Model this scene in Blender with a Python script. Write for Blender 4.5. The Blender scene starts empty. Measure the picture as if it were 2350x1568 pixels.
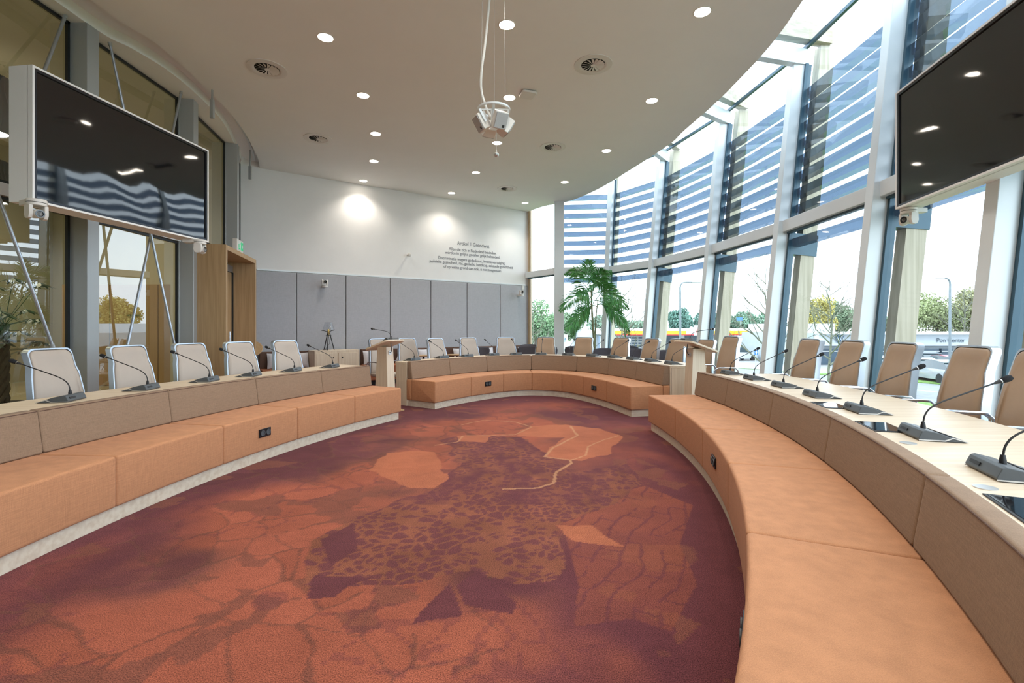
import bpy, math, random
import numpy as np
from mathutils import Vector, Matrix
random.seed(7); rng = np.random.default_rng(11)
scene = bpy.context.scene
# ---------------------------------------------------------------- camera, sky, exposure
F, CX, HY, EYE = 1105.0, 1175.0, 751.0, 1.33      # focal length in px, optical axis, horizon row, eye height
cam_d = bpy.data.cameras.new('camera'); cam = bpy.data.objects.new('camera', cam_d)
scene.collection.objects.link(cam)
cam.location = (0, 0, EYE); cam.rotation_euler = (math.pi/2, 0, 0)
cam_d.sensor_width = 36; cam_d.lens = F/2350*36
cam_d.shift_x = 0; cam_d.shift_y = -(784-HY)/2350
cam_d.clip_start = 0.03; cam_d.clip_end = 500
scene.camera = cam
w = bpy.data.worlds.new('sky'); scene.world = w; w.use_nodes = True
bg = w.node_tree.nodes['Background']; bg.inputs[0].default_value = (0.80, 0.905, 1.0, 1); bg.inputs[1].default_value = 2.3
vs = scene.view_settings
vs.view_transform = 'Standard'; vs.look = 'None'; vs.gamma = 1; vs.use_curve_mapping = False; vs.exposure = 0.98
cy = scene.cycles
cy.use_denoising = True; cy.max_bounces = 8; cy.diffuse_bounces = 4; cy.glossy_bounces = 4
cy.transparent_max_bounces = 24; cy.transmission_bounces = 6; cy.sample_clamp_indirect = 6
cy.caustics_reflective = False; cy.caustics_refractive = False

# ---------------------------------------------------------------- helpers
TAU = 2*math.pi
def spt(x, y, z):                      # point of height z seen at photo pixel (x, y)
    d = (EYE-z)*F/(y-HY); return Vector(((x-CX)/F*d, d, z))
def dpt(x, y, d):                      # point at depth d
    return Vector(((x-CX)/F*d, d, EYE+(HY-y)/F*d))
class MB:
    def __init__(s): s.v = []; s.f = []; s.m = []; s.mi = 0
    def add(s, vs, fs):
        n = len(s.v); s.v += [Vector(p) for p in vs]
        for f in fs: s.f.append([i+n for i in f]); s.m.append(s.mi)
        return s
    def box(s, c, d, rz=0, M=None):
        x, y, z = [k/2 for k in d]; c = Vector(c)
        R = M if M is not None else Matrix.Rotation(rz, 3, 'Z')
        P = [c+R@Vector((a*x, b*y, e*z)) for e in (-1, 1) for a, b in ((-1,-1),(1,-1),(1,1),(-1,1))]
        return s.add(P, [(3,2,1,0),(4,5,6,7),(0,1,5,4),(1,2,6,5),(2,3,7,6),(3,0,4,7)])
    def bar(s, a, b, wdt, h=None, up=(0,0,1)):       # box beam a->b, wdt sideways, h upward
        a = Vector(a); b = Vector(b); h = h or wdt; d = b-a; L = d.length; d.normalize()
        x = d.cross(Vector(up)); x = x.normalized() if x.length > 1e-4 else Vector((1,0,0))
        y = x.cross(d)
        M = Matrix((x, d, y)).transposed()
        return s.box((a+b)/2, (wdt, L, h), M=M)
    def prism(s, pts, z0, z1):                     # pts xy, ccw
        n = len(pts)
        P = [Vector((p[0], p[1], z0)) for p in pts]+[Vector((p[0], p[1], z1)) for p in pts]
        return s.add(P, [tuple(range(n-1,-1,-1)), tuple(range(n, 2*n))]+[(i,(i+1)%n,(i+1)%n+n,i+n) for i in range(n)])
    def loft(s, loops, cap=True, closed=False):
        n = len(loops[0]); P = [p for l in loops for p in l]; K = len(loops); Fs = []
        for k in range(K if closed else K-1):
            for i in range(n):
                a, b = k*n, ((k+1) % K)*n; j = (i+1) % n
                Fs.append((a+i, a+j, b+j, b+i))
        if cap and not closed: Fs += [tuple(range(n-1,-1,-1)), tuple(range((K-1)*n, K*n))]
        return s.add(P, Fs)
    def tube(s, pts, r, n=8, cap=True):
        pts = [Vector(p) for p in pts]; K = len(pts)
        rs = r if isinstance(r, (list, tuple)) else [r]*K
        loops = []; x = None
        for k in range(K):
            d = (pts[min(k+1,K-1)]-pts[max(k-1,0)]).normalized()
            if x is None:
                u = Vector((0,0,1)) if abs(d.z) < .9 else Vector((1,0,0)); x = d.cross(u).normalized()
            else:
                x = (x-d*x.dot(d)).normalized()
            y = d.cross(x)
            loops.append([pts[k]+(x*math.cos(TAU*i/n)+y*math.sin(TAU*i/n))*rs[k] for i in range(n)])
        return s.loft(loops, cap)
    def lathe(s, prof, n=24, c=(0,0,0), M=None, cap=True):    # prof [(r,z)...] around z
        c = Vector(c); M = M if M is not None else Matrix.Identity(3)
        return s.loft([[c+M@Vector((r*math.cos(TAU*i/n), r*math.sin(TAU*i/n), z)) for i in range(n)] for r, z in prof], cap)
    def cyl(s, c, r, h, n=20, M=None): return s.lathe([(r, -h/2), (r, h/2)], n, c, M)
    def build(s, name, mat, parent=None, world=False, smooth=False, bevel=0, seg=2, ang=40):
        me = bpy.data.meshes.new(name)
        off = parent.location if (world and parent) else Vector((0,0,0))
        if world and parent and parent.parent: off = off+parent.parent.location
        me.from_pydata([tuple(p-off) for p in s.v], [], s.f)
        mats = mat if isinstance(mat, list) else [mat]
        for m in mats: me.materials.append(m)
        if len(mats) > 1: me.polygons.foreach_set('material_index', s.m)
        me.update()
        if smooth:
            me.polygons.foreach_set('use_smooth', [True]*len(me.polygons))
            try: me.set_sharp_from_angle(angle=math.radians(ang))
            except Exception: pass
        o = bpy.data.objects.new(name, me); scene.collection.objects.link(o)
        if parent: o.parent = parent
        if bevel:
            b = o.modifiers.new('bevel', 'BEVEL'); b.width = bevel; b.segments = seg; b.limit_method = 'ANGLE'; b.angle_limit = math.radians(35)
        return o
def tag(o, label=None, cat=None, group=None, kind=None):
    if label: o['label'] = label
    if cat: o['category'] = cat
    if group: o['group'] = group
    if kind: o['kind'] = kind
    return o
def empty(name, loc=(0,0,0), rz=0, label=None, cat=None, group=None, kind=None):
    o = bpy.data.objects.new(name, None); scene.collection.objects.link(o)
    o.location = loc; o.rotation_euler = (0,0,rz); o.empty_display_size = .1
    return tag(o, label, cat, group, kind)
def kids(o): return [c for c in bpy.data.objects if c.parent == o]
def copy_tree(o, parent=None):
    c = o.copy(); scene.collection.objects.link(c); c.parent = parent
    for ch in kids(o): copy_tree(ch, c)
    return c
ORD = ['first','second','third','fourth','fifth','sixth','seventh','eighth','ninth','tenth','eleventh','twelfth','thirteenth']

# ---------------------------------------------------------------- materials
MATS = {}
def srgb(r, g, b):
    return tuple(((c/255)/12.92 if c/255 <= .04045 else ((c/255+.055)/1.055)**2.4) for c in (r,g,b))
def mat(name, col, rough=.5, metal=0, spec=.5, noise=None, bump=None, coat=0, emit=None, wood=None, sheen=0):
    """noise=(scale, amount, stretch) multiplies colour; bump=(scale, strength); wood=(dark colour, scale, axis)"""
    m = bpy.data.materials.new(name); m.use_nodes = True; nt = m.node_tree; N = nt.nodes; L = nt.links
    p = N['Principled BSDF']; p.inputs['Roughness'].default_value = rough; p.inputs['Metallic'].default_value = metal
    p.inputs['Specular IOR Level'].default_value = spec; p.inputs['Base Color'].default_value = (*col, 1)
    p.inputs['Coat Weight'].default_value = coat; p.inputs['Sheen Weight'].default_value = sheen
    if emit: p.inputs['Emission Color'].default_value = (*emit[0], 1); p.inputs['Emission Strength'].default_value = emit[1]
    tc = N.new('ShaderNodeTexCoord')
    if noise or wood:
        mp = N.new('ShaderNodeMapping'); L.new(tc.outputs['Object'], mp.inputs[0])
        nz = N.new('ShaderNodeTexNoise'); L.new(mp.outputs[0], nz.inputs[0])
        cr = N.new('ShaderNodeValToRGB'); L.new(nz.outputs[0], cr.inputs[0]); L.new(cr.outputs[0], p.inputs['Base Color'])
        if wood:
            dark, sc, ax = wood; st = [sc, sc, sc]; st[ax] = sc*.04; mp.inputs['Scale'].default_value = st
            nz.inputs['Scale'].default_value = 1; nz.inputs['Detail'].default_value = 6
            cr.color_ramp.elements[0].position = .35; cr.color_ramp.elements[1].position = .62
            cr.color_ramp.elements[0].color = (*dark, 1); cr.color_ramp.elements[1].color = (*col, 1)
        else:
            sc, am, st = noise; mp.inputs['Scale'].default_value = st
            nz.inputs['Scale'].default_value = sc; nz.inputs['Detail'].default_value = 3
            cr.color_ramp.elements[0].position = .3; cr.color_ramp.elements[1].position = .7
            cr.color_ramp.elements[0].color = (*[c*(1-am) for c in col], 1); cr.color_ramp.elements[1].color = (*[min(1, c*(1+am)) for c in col], 1)
    if bump:
        nb = N.new('ShaderNodeTexNoise'); nb.inputs['Scale'].default_value = bump[0]; L.new(tc.outputs['Object'], nb.inputs[0])
        bp = N.new('ShaderNodeBump'); bp.inputs['Strength'].default_value = bump[1]; bp.inputs['Distance'].default_value = .002
        L.new(nb.outputs[0], bp.inputs['Height']); L.new(bp.outputs[0], p.inputs['Normal'])
    MATS[name] = m; return m
def glass_mat(name, tint, refl, facing=.9, rough=0.0):
    """thin architectural pane: clear transmission with a mirror share that grows at grazing angles"""
    m = bpy.data.materials.new(name); m.use_nodes = True; nt = m.node_tree; N = nt.nodes; L = nt.links
    N.remove(N['Principled BSDF']); out = N['Material Output']
    t = N.new('ShaderNodeBsdfTransparent'); t.inputs[0].default_value = (*tint, 1)
    g = N.new('ShaderNodeBsdfGlossy'); g.inputs['Roughness'].default_value = rough
    lw = N.new('ShaderNodeLayerWeight'); lw.inputs[0].default_value = .35
    lw.inputs[0].default_value = .5; pw = N.new('ShaderNodeMath'); pw.operation = 'POWER'; L.new(lw.outputs['Facing'], pw.inputs[0]); pw.inputs[1].default_value = 4
    mr = N.new('ShaderNodeMapRange'); L.new(pw.outputs[0], mr.inputs[0])
    mr.inputs[3].default_value = refl; mr.inputs[4].default_value = facing
    mx = N.new('ShaderNodeMixShader'); L.new(mr.outputs[0], mx.inputs[0]); L.new(t.outputs[0], mx.inputs[1]); L.new(g.outputs[0], mx.inputs[2])
    L.new(mx.outputs[0], out.inputs[0]); MATS[name] = m; return m
def fabric(name, col, am=.12):
    m = mat(name, col, .85, spec=.2, sheen=.06); nt = m.node_tree; N = nt.nodes; L = nt.links; p = N['Principled BSDF']
    tc = N['Texture Coordinate']; acc = None
    for st, sc in (((1,1,.06), 260), ((.06,.06,1), 240), ((1,1,1), 420)):
        mp = N.new('ShaderNodeMapping'); mp.inputs['Scale'].default_value = st; L.new(tc.outputs['Object'], mp.inputs[0])
        nz = N.new('ShaderNodeTexNoise'); nz.inputs['Scale'].default_value = sc; nz.inputs['Detail'].default_value = 2; L.new(mp.outputs[0], nz.inputs[0])
        if acc is None: acc = nz.outputs[0]
        else:
            a = N.new('ShaderNodeMath'); a.operation = 'ADD'; L.new(acc, a.inputs[0]); L.new(nz.outputs[0], a.inputs[1]); acc = a.outputs[0]
    cr = N.new('ShaderNodeMapRange'); L.new(acc, cr.inputs[0]); cr.inputs[1].default_value = 1.15; cr.inputs[2].default_value = 1.85
    cr.inputs[3].default_value = 1-am; cr.inputs[4].default_value = 1+am
    mx = N.new('ShaderNodeVectorMath'); mx.operation = 'SCALE'; mx.inputs[0].default_value = col; L.new(cr.outputs[0], mx.inputs['Scale'])
    L.new(mx.outputs[0], p.inputs['Base Color'])
    bp = N.new('ShaderNodeBump'); bp.inputs['Strength'].default_value = .35; bp.inputs['Distance'].default_value = .001
    L.new(acc, bp.inputs['Height']); L.new(bp.outputs[0], p.inputs['Normal'])
    return m
fabric('terracotta', (.485,.228,.115), .16); fabric('taupe', (.27,.180,.120), .16); fabric('sofa_brown', (.13,.075,.055), .14)
fabric('felt_grey', (.45,.45,.475), .10); fabric('pillow', (.62,.60,.62), .05); fabric('charcoal', (.075,.068,.08), .1)
OAK = (.72,.60,.455); OAKD = (.64,.51,.37)
mat('oak_x', OAK, .45, wood=(OAKD, 34, 0)); mat('oak_y', OAK, .45, wood=(OAKD, 34, 1)); mat('oak_z', OAK, .45, wood=(OAKD, 40, 2))
mat('oak_pale', (.70,.62,.50), .4, wood=((.60,.50,.385), 26, 0))
mat('oak_tan', (.46,.30,.155), .45, wood=((.37,.23,.11), 40, 2)); mat('oak_tan_y', (.50,.33,.17), .45, wood=((.42,.26,.13), 40, 1))
mat('wall_white', (.86,.85,.84), .75, noise=(3, .012, (1,1,1))); mat('ceiling_white', (.88,.88,.87), .85, noise=(2, .01, (1,1,1)))
mat('white_metal', (.74,.78,.80), .35, .1, noise=(4, .02, (1,1,1))); mat('grey_post', (.42,.43,.43), .35, .3, noise=(6, .03, (1,1,.1)))
mat('white_plastic', (.74,.71,.67), .4, noise=(8, .02, (1,1,1))); mat('lens_black', (.01,.01,.012), .08, coat=.6, noise=(5, .1, (1,1,1)))
mat('chrome', (.62,.66,.72), .22, .9, noise=(9, .03, (1,1,1))); mat('alu_frame', (.50,.55,.62), .3, .75, noise=(9, .03, (1,1,1)))
mat('leather', (.42,.285,.19), .42, noise=(6, .05, (1,1,1)), bump=(300, .15)); mat('leather_pale', (.46,.385,.325), .42, noise=(6, .04, (1,1,1)), bump=(300, .15))
mat('black', (.012,.012,.014), .45, noise=(9, .1, (1,1,1))); mat('gasket', (.006,.008,.01), .5, noise=(9, .1, (1,1,1)))
mat('mic_grey', (.075,.085,.095), .42, noise=(30, .06, (1,1,1))); mat('silver', (.60,.60,.60), .3, .7, noise=(30, .03, (1,1,1)))
mat('foam', (.012,.012,.014), .95, noise=(300, .4, (1,1,1)), bump=(900, .5)); mat('socket', (.008,.008,.01), .3, noise=(9, .1, (1,1,1)))
mat('screen', (.006,.006,.008), .04, spec=.8, noise=(3, .05, (1,1,1))); mat('screen_bezel', (.02,.022,.028), .25, .3, noise=(3, .05, (1,1,1)))
mat('timber', (.60,.54,.43), .6, wood=((.44,.39,.29), 22, 2)); mat('timber_x', (.58,.50,.39), .6, wood=((.43,.37,.28), 22, 0))
mat('lamp_pole', (.20,.23,.25), .5, .3, noise=(5,.1,(1,1,1)))
mat('steel_blue', (.045,.095,.13), .3, .3, noise=(5, .1, (1,1,1))); mat('text_grey', (.20,.21,.24), .6, noise=(9, .02, (1,1,1)))
mat('brass', (.75,.5,.15), .25, .9, noise=(9, .03, (1,1,1))); mat('bronze_panel', (.13,.09,.055), .5, noise=(3, .1, (1,1,1)))
mat('exit_green', (.0,.32,.12), .4, emit=((0,.5,.2), .35), noise=(9, .03, (1,1,1))); mat('lamp_on', (1,.93,.82), .5, emit=((1,.90,.76), 14), noise=(9, .01, (1,1,1)))
mat('vent_dark', (.012,.012,.012), .8, noise=(9, .1, (1,1,1))); mat('cable_white', (.7,.69,.66), .5, noise=(9, .03, (1,1,1)))
mat('leaf', (.055,.21,.045), .45, noise=(14, .45, (1,1,1)), spec=.4); mat('stem', (.20,.22,.11), .6, noise=(20, .3, (1,1,4))); mat('soil', (.05,.035,.025), .9, noise=(30, .4, (1,1,1)))
glass_mat('facade_glass', (.92,.97,.985), .03, .5); glass_mat('atrium_glass', (.78,.84,.72), .20, .9); glass_mat('clear_glass', (.93,.95,.97), .07, .9)
glass_mat('roof_glass', (.86,.93,.97), .03, .7)
glass_mat('slat', (.27,.33,.40), .06, .45, .02)
# ---------------------------------------------------------------- plan curves of the three benches
def dense(pts, k=14):                  # Catmull-Rom through plan points
    P = [Vector((p[0], p[1])) for p in pts]; P = [2*P[0]-P[1]]+P+[2*P[-1]-P[-2]]; out = []
    for i in range(1, len(P)-2):
        for j in range(k):
            t = j/k; a, b, c, d = P[i-1:i+3]
            out.append(.5*((2*b)+(c-a)*t+(2*a-5*b+4*c-d)*t*t+(3*b-a-3*c+d)*t**3))
    return out+[P[-2]]
class Curve2:
    def __init__(s, pts, side):         # side: +1 -> outward normal is left of travel
        s.p = [Vector((p[0], p[1])) for p in pts]; s.n = []; s.s = [0.0]
        K = len(s.p)
        for i in range(K):
            d = (s.p[min(i+1,K-1)]-s.p[max(i-1,0)]).normalized(); s.n.append(Vector((-d.y, d.x))*side)
            if i: s.s.append(s.s[-1]+(s.p[i]-s.p[i-1]).length)
        s.L = s.s[-1]
    def at(s, q, off=0):
        q = max(0, min(s.L, q)); i = 0
        i = min(max(int(np.searchsorted(s.s, q))-1, 0), len(s.p)-2)
        t = (q-s.s[i])/max(1e-9, s.s[i+1]-s.s[i])
        n = (s.n[i].lerp(s.n[i+1], t)).normalized()
        return s.p[i].lerp(s.p[i+1], t)+n*off, n
    def ray(s, x, off=0, far=True):     # arc length where the offset curve crosses the sight line of photo column x
        u = (x-CX)/F; prev = None; hits = []
        for k in range(1201):
            q = s.L*k/1200; P, _ = s.at(q, off); g = P.x-u*P.y
            if prev is not None and prev*g <= 0 and P.y > 0: hits.append(q)
            prev = g
        if not hits:
            return min((abs(s.at(s.L*k/300, off)[0].x-u*s.at(s.L*k/300, off)[0].y), s.L*k/300) for k in range(301))[1]
        return hits[-1] if far else hits[0]
CL, RL = Vector((5.952, 2.727)), 8.657; CR, RR = Vector((-6.98, 5.672)), 8.760
left = Curve2([CL+RL*Vector((-math.cos(a), math.sin(a))) for a in np.linspace(math.radians(-15), math.radians(29.3), 120)], 1)
right = Curve2([CR+RR*Vector((math.cos(a), math.sin(a))) for a in np.linspace(math.radians(-34), math.radians(3.66), 120)], -1)
mid = Curve2(dense([(-1.242,7.756),(-.722,8.52),(-.159,9.099),(.385,9.34),(.936,9.12),(1.269,8.641),(1.551,7.902),(1.747,7.096)]), 1)

# ---------------------------------------------------------------- floor and carpet
def inpoly(X, Y, poly):
    r = np.zeros(X.shape, bool); n = len(poly)
    for i in range(n):
        x1, y1 = poly[i]; x2, y2 = poly[(i+1) % n]
        if y1 == y2: continue
        c = ((y1 > Y) != (y2 > Y)) & (X < (x2-x1)*(Y-y1)/(y2-y1)+x1); r ^= c
    return r
def vnoise(X, Y, sc, seed):
    r = np.random.default_rng(seed).random((64, 64)); x = X*sc+31; y = Y*sc+17
    i = np.floor(x).astype(int); j = np.floor(y).astype(int); fx = x-i; fy = y-j; fx = fx*fx*(3-2*fx); fy = fy*fy*(3-2*fy)
    g = lambda a, b: r[a % 64, b % 64]
    return (g(i,j)*(1-fx)+g(i+1,j)*fx)*(1-fy)+(g(i,j+1)*(1-fx)+g(i+1,j+1)*fx)*fy
def fbm(X, Y, sc, seed): return sum(vnoise(X, Y, sc*2**k, seed+k)*.5**(k+1) for k in range(4))/.9375
def fl(x, y): p = spt(x, y, 0); return (p.x, p.y)
def voro(X, Y, seeds):
    d1 = np.full(X.shape, 9.0); d2 = d1.copy(); idx = np.zeros(X.shape, int)
    for k, (sx, sy) in enumerate(seeds):
        d = np.hypot(X-sx, Y-sy); c = d < d1
        d2 = np.where(c, d1, np.minimum(d2, d)); idx = np.where(c, k, idx); d1 = np.where(c, d, d1)
    return d2-d1, idx
def seg_d(X, Y, pts):
    D = np.full(X.shape, 9.0)
    for (x1, y1), (x2, y2) in zip(pts[:-1], pts[1:]):
        dx, dy = x2-x1, y2-y1; t = np.clip(((X-x1)*dx+(Y-y1)*dy)/(dx*dx+dy*dy), 0, 1)
        D = np.minimum(D, np.hypot(X-x1-t*dx, Y-y1-t*dy))
    return D
ORA = np.array([.255,.072,.042]); PUR = np.array([.105,.031,.036]); BRN = np.array([.155,.054,.037]); TAN = np.array([.205,.080,.048]); BRI = np.array([.34,.110,.055])
def carpet():
    st = .0125; xs = np.arange(-3.0, 2.15, st); ys = np.arange(.55, 9.75, st)
    X, Y = np.meshgrid(xs, ys); jx = (fbm(X, Y, 3, 5)-.5)*.16; jy = (fbm(X, Y, 3, 9)-.5)*.16; Xj, Yj = X+jx, Y+jy
    n1 = fbm(X, Y, 1.1, 21); n2 = fbm(X, Y, 5, 33)
    def mix(C, A, m): m = np.clip(m, 0, 1)[..., None]; return C*(1-m)+A*m
    C = np.ones(X.shape+(3,))*ORA
    C = mix(C, BRN, (n1-.50)*6)
    # plum border that follows the oval and runs deep on the right and far side
    dr = RR-np.hypot(X-CR.x, Y-CR.y); dl = RL-np.hypot(X-CL.x, Y-CL.y)
    C = mix(C, PUR, 1.15-dl/.75+(n1-.5)*2.2); C = mix(C, PUR, 1.3-dr/.95+(n1-.5)*2.4)
    C = mix(C, PUR, ((Y-6.4)/1.6+(n1-.5)*3)*.55)
    C = mix(C, PUR, np.clip((2.2-Y)*1.6+(n1-.5)*5+(X-.15)*2.6, 0, 1)*np.clip((X+.25+jx*4)*3, 0, 1))
    C = mix(C, PUR*.9, np.clip((n1-.62)*5, 0, .8))
    # meadow parcels with dark ditches, left half
    s1 = rng.random((170, 2))*[3.2, 6.5]+[-2.9, .9]; e, idx = voro(Xj+.25*Yj, Yj*1.0, s1+np.c_[.25*s1[:,1], s1[:,1]*0]); road = (e < .013) & (fbm(X, Y, 2.2, 71) > .42)
    leftz = (X < -.15-(Y-3)*.1)
    C = mix(C, np.array([.115,.045,.032]), np.where(leftz & road, .6, 0)); tone = (np.random.default_rng(3).random(170)-.5)
    C = np.where((leftz)[..., None], C*(1+.28*tone[idx])[..., None], C)
    r5 = np.random.default_rng(15); s5 = r5.random((900, 2))*[5.2, 8.6]+[-3.0, .7]; e5, i5 = voro((X+jx*1.3)[::2, ::2], (Y+jy*1.3)[::2, ::2], s5)
    e5 = np.repeat(np.repeat(e5, 2, 0), 2, 1)[:X.shape[0], :X.shape[1]]; i5 = np.repeat(np.repeat(i5, 2, 0), 2, 1)[:X.shape[0], :X.shape[1]]
    C = mix(C, BRN, np.where((r5.random(900) < .20)[i5] & (fbm(X, Y, 2.6, 77) > .45), .75, 0)); C = mix(C, PUR, np.where((e5 < .016) & (fbm(X, Y, 1.7, 78) > .52), .38, 0))
    # long parcels on the right, running obliquely
    a = math.radians(62); U = Xj*math.cos(a)+Yj*math.sin(a); V = -Xj*math.sin(a)+Yj*math.cos(a)
    rz = inpoly(X, Y, [fl(1290,1190),fl(1360,1150),fl(1480,1115),fl(1590,1160),fl(1560,1250),fl(1600,1340),fl(1540,1450),fl(1450,1420),fl(1310,1440),fl(1330,1340)])
    rd = ((np.abs((V*8.5) % 1-.5) < .07) & (fbm(X, Y, 3, 81) > .42)) | (np.abs((U*1.9+.3*np.floor(V*8.5+.5)) % 1-.5) < .013)
    C = mix(C, ORA*.85, np.where(rz, .15+.9*fbm(X, Y, 1.6, 91), 0)*.9); C = mix(C, PUR, np.where(rz & rd, .7, 0))
    # the town: plum blocks between brown streets
    town = inpoly(Xj, Yj, [fl(*p) for p in ((700,1285),(712,1240),(830,1190),(905,1150),(1000,1118),(1050,1060),(1010,1010),(1060,1000),(1200,1003),(1275,1050),(1300,1085),(1440,1060),(1480,1110),(1360,1180),(1290,1205),(1310,1270),(1280,1330),(1180,1345),(1090,1310),(985,1335),(800,1345),(720,1350))])
    s2 = rng.random((3000, 2))*[3.4, 4.4]+[-1.7, 2.0]
    m = inpoly(X, Y, [(-1.9,1.8),(2.0,1.8),(2.0,6.6),(-1.9,6.6)])
    e2 = np.full(X.shape, 9.0); i2 = np.zeros(X.shape, int)
    e2[m], i2[m] = voro((X+jx*.5)[m], (Y+jy*.5)[m], s2)
    keep = np.random.default_rng(4).random(3000) < .78
    C = mix(C, TAN*(.70+.35*n2[..., None])*np.array([1.05,.92,.88]), np.where(town, .92, 0)); C = mix(C, PUR*1.05, np.where(town & (e2 > .013) & (keep[i2] | (n1 < .47)), .85, 0))
    hz = (fbm(X, Y*.5, 9, 55)-.5); C = mix(C, PUR, np.where(town & (Y > 3.6), .35+hz*2, 0))
    for P in ([(965,1403),(1032,1339),(1063,1413),(1005,1420),(945,1431)], [(1047,1344),(1101,1309),(1137,1344),(1188,1385),(1177,1411),(1065,1388)],
              [(735,1240),(815,1200),(822,1260),(760,1300)], [(722,1320),(860,1325),(800,1345),(770,1370),(705,1374)]):
        C = mix(C, PUR*.95, np.where(inpoly(X+jx*.15, Y+jy*.15, [fl(*p) for p in P]), .95, 0))
    # bright parcels at the far end
    for P in ([(1190,985),(1220,978),(1300,974),(1385,985),(1430,1000),(1395,1040),(1330,1056),(1250,1047),(1262,1030),(1300,1006),(1180,1000)],
              [(1045,1000),(1128,998),(1110,1018),(1052,1014)], [(1000,1040),(960,1032),(880,1040),(850,1080),(930,1120),(985,1120),(1030,1100),(1005,1060)],
              [(1370,1210),(1290,1205),(1330,1240),(1440,1250)]):
        C = mix(C, BRI, np.where(inpoly(Xj, Yj, [fl(*p) for p in P]), .8, 0))
    for P, wd in (([(1154,1123),(1234,1120),(1270,1109),(1275,1084),(1310,1063),(1308,1056),(1249,1048),(1270,1028),(1326,1000),(1310,978)], .014),
                  ([(1000,1022),(1050,1015),(1062,1000),(1100,1000),(1180,998),(1220,980),(1180,968),(1110,965),(1060,975)], .010), ([(1310,1056),(1345,1045),(1350,1025),(1385,1010),(1420,1000)], .010)):
        C = mix(C, np.array([.38,.19,.10]), np.where(seg_d(X+jx*.2, Y+jy*.2, [fl(*p) for p in P]) < wd, .8, 0))
    n3 = fbm(X*1.0, Y*2.2, 14, 61); C = C*(.80+.24*n2+.20*n3)[..., None]*1.12
    ny, nx = X.shape; me = bpy.data.meshes.new('carpet')
    co = np.stack([X, Y, np.zeros_like(X)], -1).reshape(-1, 3); me.vertices.add(nx*ny); me.vertices.foreach_set('co', co.ravel())
    i = (np.arange(ny-1)[:, None]*nx+np.arange(nx-1)[None, :]).ravel(); q = np.stack([i, i+1, i+nx+1, i+nx], -1)
    nf = len(q); me.loops.add(nf*4); me.polygons.add(nf); me.loops.foreach_set('vertex_index', q.ravel().astype(np.int32))
    me.polygons.foreach_set('loop_start', np.arange(0, nf*4, 4, dtype=np.int32)); me.update(calc_edges=True); me.validate()
    at = me.color_attributes.new('pattern', 'FLOAT_COLOR', 'POINT'); at.data.foreach_set('color', np.concatenate([C, np.ones(X.shape+(1,))], -1).reshape(-1).astype(np.float32))
    m = bpy.data.materials.new('carpet_pile'); m.use_nodes = True; nt = m.node_tree; N = nt.nodes; L = nt.links; p = N['Principled BSDF']
    p.inputs['Roughness'].default_value = .95; p.inputs['Specular IOR Level'].default_value = .1; p.inputs['Sheen Weight'].default_value = .03
    a_ = N.new('ShaderNodeAttribute'); a_.attribute_name = 'pattern'; tc = N.new('ShaderNodeTexCoord')
    nz = N.new('ShaderNodeTexNoise'); nz.inputs['Scale'].default_value = 210; nz.inputs['Detail'].default_value = 3; L.new(tc.outputs['Object'], nz.inputs[0])
    mr = N.new('ShaderNodeMapRange'); mr.inputs[1].default_value = .34; mr.inputs[2].default_value = .66; mr.inputs[3].default_value = .45; mr.inputs[4].default_value = 1.55; L.new(nz.outputs[0], mr.inputs[0])
    vm = N.new('ShaderNodeVectorMath'); vm.operation = 'SCALE'; L.new(a_.outputs['Color'], vm.inputs[0]); L.new(mr.outputs[0], vm.inputs['Scale']); L.new(vm.outputs[0], p.inputs['Base Color'])
    bp = N.new('ShaderNodeBump'); bp.inputs['Strength'].default_value = .25; bp.inputs['Distance'].default_value = .003; L.new(nz.outputs[0], bp.inputs['Height']); L.new(bp.outputs[0], p.inputs['Normal'])
    me.materials.append(m); o = bpy.data.objects.new('carpet', me); scene.collection.objects.link(o)
    tag(o, 'woven carpet with a city map pattern in terracotta, plum and brown between the benches', 'carpet')
carpet()
mat('floor_plum', (.16,.055,.055), .95, spec=.1, noise=(60, .3, (1,1,1)), bump=(200, .4))
WALL0, WD = Vector((-5.434, 10.265)), Vector((.83207, .55467)); WN = Vector((WD.y, -WD.x))   # back wall origin, direction, normal into the room
def wall_t(x):                                             # distance along the back wall at photo column x
    u = (x-CX)/F; A = np.array([[WD.x-u*WD.y]]); return float((u*WALL0.y-WALL0.x)/(WD.x-u*WD.y))
def wall_pt(t, off=0): return WALL0+WD*t+WN*off
def wall_tz(x, y): t = wall_t(x); return t, EYE+(HY-y)/F*wall_pt(t).y
CORN = wall_pt(wall_t(551)); WR = wall_pt(wall_t(1214))
MUL = [Vector(p) for p in ((.9,-1.6),(2.35,-.9),(3.25,.45),(3.72,2.1),(4.0,3.75),(4.17,5.35),(4.2,7.33),(3.98,9.42),(3.45,11.5),(2.6,12.85),(1.28,13.05),(.47,14.15))]
GL = [Vector(p) for p in ((-5.70,10.09),(-5.31,8.93),(-4.97,7.22),(-4.95,5.45),(-4.95,3.65),(-4.75,1.85),(-4.1,.1),(-2.9,-1.5),(-1.0,-2.3))]   # left glass line, far to near
fl_poly = [tuple(p) for p in [WR]+MUL[::-1][0:0]]
ring = [tuple(CORN), tuple(WR)]+[tuple(p) for p in MUL[::-1]]+[(-1.0,-2.3)]+[tuple(p) for p in GL[::-1][1:-1]]
tag(MB().prism(ring[::-1], -.25, -.004).build('floor', MATS['floor_plum']), kind='structure')
tag(MB().prism([(-12,-3),(-12,16),(-5.8,10.3)]+[tuple(p) for p in GL[1:]]+[(-1.0,-3)], -.25, -.006).build('floor', mat('atrium_floor', (.45,.40,.30), .35, noise=(2, .1, (1,1,1)))), kind='structure')

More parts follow.
